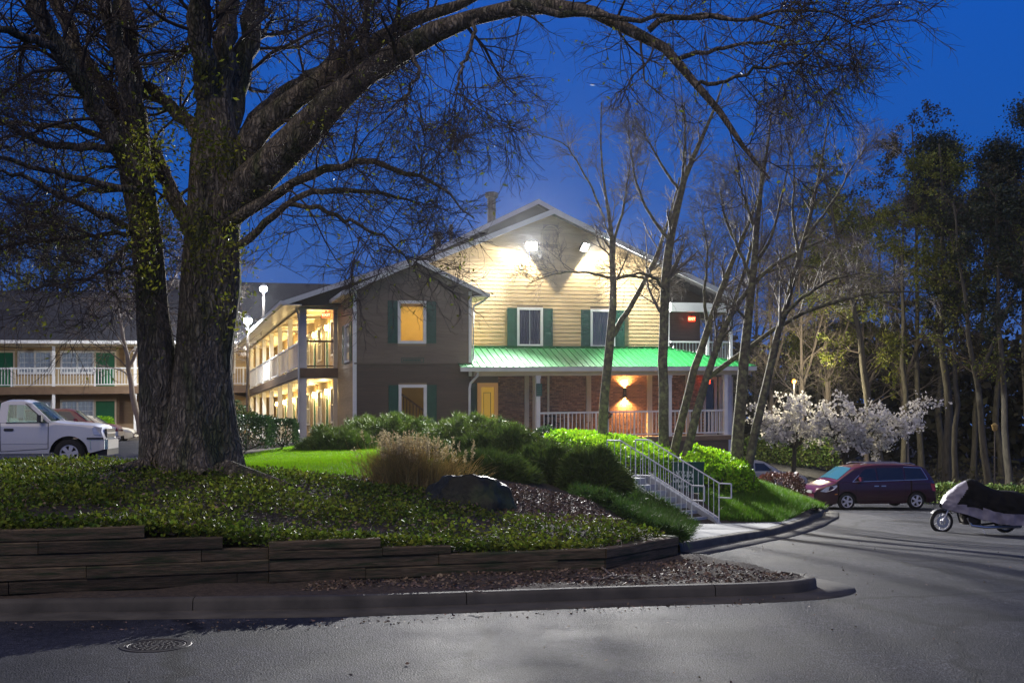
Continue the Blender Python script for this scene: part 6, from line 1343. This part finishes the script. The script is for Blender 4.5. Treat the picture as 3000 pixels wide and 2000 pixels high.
pk.side('bumper_strip', [(.02, .80), (.42, .80), (.42, .755), (.02, .755)], M['black'], .02)
pk.t.scale = (1.06, 1.06, 1.06)
# dark red SUV and pale sedan behind it
def bx(px, y): return (px - 1500) / FPX * y
sv_y = 53.0; sv = Car('suv_car', 'dark red sport utility car parked behind the white pickup', 'car', A(-20.88, sv_y, .86), math.radians(10), 4.7, 1.85, M['p_red'], [(0, .75), (.12, .92), (.35, .98), (1.2, 1.05), (1.4, 1.06), (4.6, 1.12), (4.7, 1.0)], .36, [.90, 3.65], .36, .44, [(1.25, 1.02), (1.95, 1.62), (2.3, 1.70), (4.2, 1.66), (4.6, 1.1)])
sv.cabin(1.27, 4.58); sv.side('side_glass', [(1.75, 1.10), (2.62, 1.11), (2.62, 1.60), (2.12, 1.57)], M['tint']); sv.side('side_glass', [(2.70, 1.11), (3.5, 1.12), (3.5, 1.60), (2.70, 1.60)], M['tint']); sv.side('side_glass', [(3.58, 1.12), (4.35, 1.14), (4.15, 1.57), (3.58, 1.59)], M['tint']); sv.screen('windscreen', 1.35, 1.92, M['teal_glass'])
sv.wheels([.90, 3.65], .36); sv.mirror(1.85, 1.12, M['p_red']); sv.side('headlight', [(.06, .86), (.36, .95), (.50, .92), (.40, .74), (.10, .72)], M['headlamp']); mb = MB(); mb.box((-.03, -.80, .44), (.25, .80, .66), sv.Pq); mb.build('front_bumper', M['chrome'], sv.t)
sv.strip('door_seam', (1.75, .5), (1.75, 1.08), .014, M['seam']); sv.strip('door_seam', (2.66, .45), (2.66, 1.1), .014, M['seam']); sv.side('door_handle', [(2.40, .98), (2.58, .98), (2.58, .94), (2.40, .94)], M['chrome'], .012)
sd_y = 57.5
def sedan(label, base, yaw, matn, group=None):
    c = Car('sedan_car', label, 'car', base, yaw, 4.6, 1.78, M[matn], [(0, .52), (.15, .68), (.5, .76), (1.25, .88), (1.4, .90), (3.7, .95), (4.4, .94), (4.6, .8)], .24, [.85, 3.55], .32, .39, [(1.25, .86), (2.05, 1.34), (2.4, 1.40), (3.1, 1.38), (3.9, .96)])
    c.cabin(1.28, 3.88); c.side('side_glass', [(1.72, .93), (2.55, .94), (2.55, 1.30), (2.12, 1.28)], M['tint']); c.side('side_glass', [(2.62, .94), (3.45, .97), (3.15, 1.29), (2.62, 1.30)], M['tint']); c.screen('windscreen', 1.36, 2.02, M['teal_glass']); c.screen('rear_glass', 3.15, 3.82, M['tint'])
    c.wheels([.85, 3.55], .32); c.mirror(1.78, .95, M[matn]); c.side('headlight', [(.10, .62), (.34, .71), (.52, .70), (.42, .58), (.14, .54)], M['headlamp']); c.side('tail_light', [(4.2, .90), (4.5, .86), (4.5, .72), (4.25, .74)], M['tail'])
    c.strip('door_seam', (1.7, .35), (1.7, .92), .012, M['seam']); c.strip('door_seam', (2.58, .33), (2.58, .94), .012, M['seam']); return c
sedan('pale cream sedan whose bonnet shows past the dark red car', A(-21.57, sd_y, .86), math.radians(10), 'p_cream')
sl_y = 54.0; sedan('silver sedan mostly hidden by the red brown shrub', A(bx(2355, sl_y) - 2.3, sl_y, float(zroad(A(bx(2300, sl_y)), A(sl_y))[0])), math.radians(2), 'p_silver')
# maroon minivan
mv_y = 45.2; mvz = float(zroad(A(bx(2545, mv_y)), A(mv_y))[0])
mv = Car('minivan', 'maroon minivan with tinted windows parked nose toward the grass bank', 'minivan', A(bx(2538, mv_y), mv_y, mvz + .01), math.pi + math.radians(9), 5.10, 1.96, M['p_maroon'], [(0, .70), (.05, .84), (.3, .94), (.8, 1.09), (1.05, 1.13), (1.5, 1.11), (4.75, 1.19), (5.0, 1.12), (5.1, .80)], .24, [1.28, 4.20], .335, .42, [(.80, 1.08), (1.58, 1.62), (1.95, 1.71), (2.6, 1.765), (3.6, 1.76), (4.45, 1.70), (4.62, 1.62), (4.95, 1.15)], ends=(.24, .14))
mv.cabin(.84, 4.93); mv.screen('windscreen', .93, 1.56, M['teal_glass'])
mv.side('side_glass', [(1.66, 1.14), (2.52, 1.15), (2.50, 1.63), (2.12, 1.60), (1.95, 1.50)], M['tint']); mv.side('side_glass', [(2.58, 1.15), (3.66, 1.17), (3.66, 1.64), (2.56, 1.635)], M['tint']); mv.side('side_glass', [(3.73, 1.17), (4.62, 1.205), (4.38, 1.61), (3.73, 1.635)], M['tint'])
for p, q in (((1.50, 1.105), (4.68, 1.18)), ((4.68, 1.18), (4.44, 1.635)), ((4.44, 1.635), (3.7, 1.66)), ((1.50, 1.105), (1.80, 1.36))): mv.strip('window_trim', p, q, .022, M['chrome'], .014)
mv.wheels([1.28, 4.20], .335, .21, .70, 5); mv.mirror(1.80, 1.16, M['p_maroon'])
mv.side('headlight', [(.20, .74), (.42, .90), (.84, .985), (.86, .93), (.70, .80), (.40, .71)], M['headlamp'], .010); mv.side('tail_light', [(4.80, 1.02), (5.02, 1.0), (5.05, .70), (4.88, .72)], M['tail'], .010)
mv.side('rear_bumper', [(4.70, .42), (5.06, .44), (5.06, .30), (4.74, .26)], M['p_maroon'], .02); mb = MB(); mb.box((-.015, -.55, .66), (.05, .55, .76), mv.Pq); mb.build('grille', M['chrome'], mv.t)
mb = MB(); mb.box((-.01, -.72, .34), (.12, .72, .50), mv.Pq); mb.build('lower_grille', M['black'], mv.t)
for x in (1.62, 2.58, 3.70): mv.strip('door_seam', (x, .34), (x + .03, 1.13), .012, M['seam'])
mv.strip('door_track', (3.75, .98), (4.75, 1.0), .016, M['seam']); mv.strip('body_crease', (1.62, .42), (3.72, .42), .03, M['p_maroon'], .012)
for x in (2.40, 2.70): mv.side('door_handle', [(x, .955), (x + .19, .955), (x + .19, .915), (x, .915)], M['chrome'], .014)
mv.side('side_marker', [(.75, .64), (.86, .655), (.86, .62), (.75, .61)], M['amber'], .010)
for sd in (1, -1):
    mb = MB(); mb.tube([mv.P(2.0, sd * .62, 1.77), mv.P(2.2, sd * .62, 1.82), mv.P(4.1, sd * .62, 1.81), mv.P(4.3, sd * .62, 1.75)], .018, 6); mb.build('roof_rack', M['chrome'], mv.t)
# covered motorcycle
mc_y = 30.0; mg = float(zroad(A(bx(2850, mc_y)), A(mc_y))[0]); M['cover_k'] = pm('black_cover_cloth', (.004, .004, .0045), (.008, .008, .009), scale=4, rough=.8, spec=.12, bump=.01, bscale=5); M['cover_g'] = pm('grey_cover_cloth', (.16, .15, .19), (.22, .21, .26), scale=4, rough=.6, bump=.012, bscale=6)
mo = thing('motorcycle', 'motorcycle facing the grass bank under a black and grey rain cover', 'motorcycle', A(bx(2758, mc_y), mc_y, mg)); mb0 = np.array(mo['_w'])
def MP(s, y, z): return mb0 + A(s, -y + s * .03, z)
def wheel_mc(s, r):
    mb = MB(); c = MP(s, 0, r); th = np.linspace(0, 2 * math.pi, 30, endpoint=False)
    mb.lathe(c + A(0, -.06, 0), (0, 1, 0), [(0, r * .74), (.01, r * .9), (.035, r * .985), (.06, r), (.085, r * .985), (.11, r * .9), (.12, r * .74)], 30, False); w = mb.build('wheel', M['tyre'], mo, True); mb = MB(); mb.lathe(c + A(0, -.04, 0), (0, 1, 0), [(0, r * .70), (.0, r * .77), (.08, r * .77), (.08, r * .70)], 28, False); mb.lathe(c + A(0, -.07, 0), (0, 1, 0), [(0, .05), (.14, .05)], 12)
    for k in range(7): a = 2 * math.pi * k / 7; mb.bar(c, c + A(math.cos(a), 0, math.sin(a)) * r * .74, .03, .025, (0, 1, 0))
    mb.build('rim', M['alloy'], w); mb = MB(); mb.lathe(c + A(0, -.09, 0), (0, 1, 0), [(0, r * .28), (.0, r * .52), (.006, r * .52), (.006, r * .28)], 24, False); mb.build('brake_disc', M['chrome'], w)
wheel_mc(0, .31); wheel_mc(1.72, .30)
mb = MB()
for y in (-.09, .09): mb.tube([MP(0, y, .31), MP(.30, y, .92)], .026, 8)
mb.build('fork', M['chrome'], mo); mb = MB(); n = 12; V = []
for k in range(n): a = math.radians(35 + 105 * k / (n - 1)); V += [MP(-math.cos(a) * -.35, -.075, .31 + math.sin(a) * .35), MP(-math.cos(a) * -.35, .075, .31 + math.sin(a) * .35)]
mb.add(V, [(2 * k, 2 * k + 1, 2 * k + 3, 2 * k + 2) for k in range(n - 1)]); mb.build('mudguard', M['black'], mo)
mb = MB(); mb.box((.55, -.16, .24), (1.0, .16, .48), MP); mb.lathe(MP(.78, .0, .40), (0, -1, 0), [(-.26, .12), (-.24, .15), (.24, .15), (.26, .12)], 16)
for s in (.62, .92):
    mb.bar(MP(s, 0, .42), MP(s + .0, 0, .78), .17, .17)
    for k in range(5): mb.box((s - .11, -.12, .50 + .05 * k), (s + .11, .12, .515 + .05 * k), MP)
mb.build('engine', M['iron'], mo); mb = MB(); mb.tube([MP(.62, .2, .42), MP(.72, .22, .22), MP(1.1, .22, .17), MP(2.05, .22, .2)], [.03, .035, .04, .055], 10); mb.build('exhaust', M['chrome'], mo)
mb = MB(); mb.tube([MP(.30, 0, .95), MP(.5, 0, .30), MP(1.1, 0, .22), MP(1.72, 0, .30)], .03, 8); mb.tube([MP(.30, 0, .92), MP(1.1, 0, .72), MP(1.72, 0, .62)], .03, 8); mb.build('frame', M['black'], mo); mb = MB(); mb.tube([MP(1.0, .14, .25), MP(1.06, .30, .0)], .012, 6); mb.build('side_stand', M['chrome'], mo)
stn = [(-.02, .80, .70, .10), (.10, 1.02, .64, .24), (.28, 1.17, .585, .31), (.45, 1.29, .54, .34), (.62, 1.39, .49, .35), (.77, 1.45, .44, .35), (.88, 1.42, .41, .37), (1.05, 1.33, .36, .40), (1.3, 1.20, .30, .43), (1.5, 1.14, .27, .44), (1.75, 1.13, .24, .45), (2.0, 1.11, .24, .44), (2.2, 1.04, .25, .40), (2.4, .92, .28, .30), (2.52, .78, .34, .14)]
xs_ = np.linspace(-.02, 2.52, 150); tp, bt, hw_ = (np.interp(xs_, [s[0] for s in stn], [s[k] for s in stn]) for k in (1, 2, 3)); ring = []; K = 46
for x, zt, zb, h in zip(xs_, tp, bt, hw_):
    r = []
    for k in range(K + 1):
        a = math.pi * k / K; y = h * math.cos(a); yy = math.copysign(abs(math.cos(a)) ** .75, math.cos(a)) * h; z = zb + (zt - zb) * math.sin(a) ** .85; q = MP(x, yy, z)
        fo = vnoise((x * 3, math.cos(a) * 2, z * 5 + x * 2), 1.6) * .035 + vnoise((x * 9, 0, z * 14), 1) * .012; r.append(q + A(0, -math.cos(a) * fo * 1.3, fo * .5))
    ring.append(r)
V = np.array(ring).reshape(-1, 3); n = K + 1; i = np.arange(149)[:, None] * n; j = np.arange(K)[None, :]; F = np.stack([i + j, i + j + 1, i + n + j + 1, i + n + j], -1).reshape(-1, 4); Cf = V[F].mean(1) - mb0; band = np.interp(Cf[:, 0], [0, .3, .7, 1.6, 2.5], [.8, .80, .72, .56, .50]); g = (Cf[:, 2] < band) | ((Cf[:, 0] < .62) & (Cf[:, 2] < 1.33 + Cf[:, 0] * .1) & (Cf[:, 0] < (Cf[:, 2] - .55) * .75 + .12))
part_np('cover_top', V, F[~g], M['cover_k'], mo, True); part_np('cover_skirt', V + A(0, 0, -.002), F[g], M['cover_g'], mo, True)

# ------------------------------------------------------------------ small things
def front_at(c): return lambda a, z, d=0.0: np.asarray(c) + A(a, -d, z)
gs_c = W(2016, 1356, 29.6); gs = thing('direction_sign', 'dark green notice sign standing among the shrubs behind the stair rail', 'sign', A(gs_c[0], gs_c[1], gs_c[2] - 1.2)); fn = front_at(gs_c)
mb = MB(); fbox(mb, fn, -.42, .42, -.78, 0, -.05, 0); mb.build('panel', M['sign_g'], gs); mb = MB(); fbox(mb, fn, -.44, .44, 0, .035, -.06, .01); mb.build('top_cap', M['sign_g'], gs)
for a in (-.38, .38): mb = MB(); fbox(mb, fn, a - .03, a + .03, -1.7, -.78, -.05, -.01); mb.build('post', M['brown'], gs)
mb = MB()
for z, h, a, e in ((-.27, .06, -.38, .06), (-.38, .095, -.38, .16), (-.50, .07, -.38, .10), (-.655, .075, -.24, .02)):
    while a < e: wv = rp.uniform(.035, .06); fbox(mb, fn, a, a + wv * .35, z, z + h, .001, .006); fbox(mb, fn, a + wv * .35, a + wv, z + h * rp.choice([0, .4, .75]), z + h * rp.choice([.25, .6, 1]) + .015, .001, .006); a += wv + .022
mb.build('lettering', M['sign_l'], gs)['kind'] = 'stuff'
lp = at(2914, 58); lt = W(2914, 1262, 58); ln = thing('lantern_post', 'slim garden lantern post beside the forked woodland trunk', 'lamp post', lp); mb = MB(); mb.tube([lp - A(0, 0, .2), lt], .035, 8); mb.build('pole', M['pipe'], ln); mb = MB(); mb.lathe(lt, (0, 0, 1), [(0, .06), (.05, .12), (.28, .16), (.30, .18), (.42, .03)], 6); mb.build('lantern_head', M['dry'], ln)
ap = at(2326, 63.5); at_ = W(2326, 1117, 63.5); al = thing('amber_lamp', 'small glowing orange lamp on a post above the left blossom tree', 'lamp post', ap); mb = MB(); mb.tube([ap - A(0, 0, .2), at_ - A(0, 0, .1)], .03, 8); mb.build('pole', M['black'], al); mb = MB(); mb.lathe(at_ - A(0, 0, .12), (0, 0, 1), [(0, .05), (.05, .11), (.16, .12), (.24, .04)], 12); mb.build('lamp_globe', pm('amber_globe', (.05, .015, .0), spec=.1, emit=(1, .30, .02), es=2.6), al); lamp('amber_light', 'POINT', at_ + A(0, -.35, 0), 2000, (1, .88, .60), .12, al)
hb = B(10.66, -.24, .62); hk = thing('hanging_basket', 'small dark red flower ball tied to the second porch post', 'plant', hb); rs = np.random.RandomState(3); d = unit(rs.normal(size=(260, 3))); part_np('foliage', *leaf_quads(hb + d * .14 * rs.uniform(.5, 1, (260, 1)), d + rs.normal(size=d.shape) * .5, .07, .6, rs), M['redshrub'], hk, False, 'stuff'); mb = MB(); mb.bar(hb, B(10.66, -.15, .75), .02); mb.build('tie', M['black'], hk)
def chair(u, v, label, mat, back):
    c = B(u, v, -.30); t = thing('porch_chair', label, 'chair', c, 'porch chairs'); fr_ = lambda a, b, z: c + U * a + Vv * b + ZZ * z
    mb = MB(); mb.box((-.26, -.25, .40), (.26, .25, .45), fr_); mb.build('seat', mat, t)
    for a in (-.23, .23):
        for b in (-.22, .22): mb = MB(); mb.box((a - .025, b - .025, 0), (a + .025, b + .025, 1.0 if b > 0 else .66), fr_); mb.build('leg', mat, t)
        mb = MB(); mb.box((a - .035, -.27, .64), (a + .035, .25, .68), fr_); mb.build('armrest', mat, t)
    mb = MB(); mb.box((-.21, .20, .92), (.21, .24, 1.0), fr_); bk = mb.build('backrest', mat, t)
    for k in range(5): mb = MB(); mb.box((-.19 + .085 * k, .21, .46), (-.15 + .085 * k, .23, .92), fr_); mb.build('slat', mat, bk)
M['chair_w'] = pm('orange_wood', (.34, .16, .06), (.42, .21, .08), scale=5, rough=.5)
chair(10.0, .95, 'brown wooden armchair behind the porch rail, near the lit brick', M['chair_w'], True); chair(8.6, .95, 'dark armchair behind the porch rail beside the sign post', M['black'], True)
rs = np.random.RandomState(4)
for k, (px, py, px2, py2, lab) in enumerate([(1758, 1662, 1800, 1692, 'short broken stick leaning on the timber wall'), (1730, 1700, 1862, 1690, 'long fallen stick on the mulch below the timber wall'), (1385, 1738, 1425, 1744, 'thin fallen twig lying behind the kerb')]):
    a, b = hit(px, py, zisl, 8, 20) + A(0, 0, .03), hit(px2, py2, zisl, 8, 20) + A(0, 0, .02); q = np.linspace(a, b, 8); q[1:-1] += rs.normal(size=(6, 3)) * .015; V, F = tube_np(q, np.linspace(.016, .008, 8) * (1.2 if k < 2 else .6), 6); o = link('fallen_stick', mesh_np('fallen_stick', V - a, F, True), M['pale_twig']); o.location = a; tag(o, lab, 'stick', 'fallen sticks')
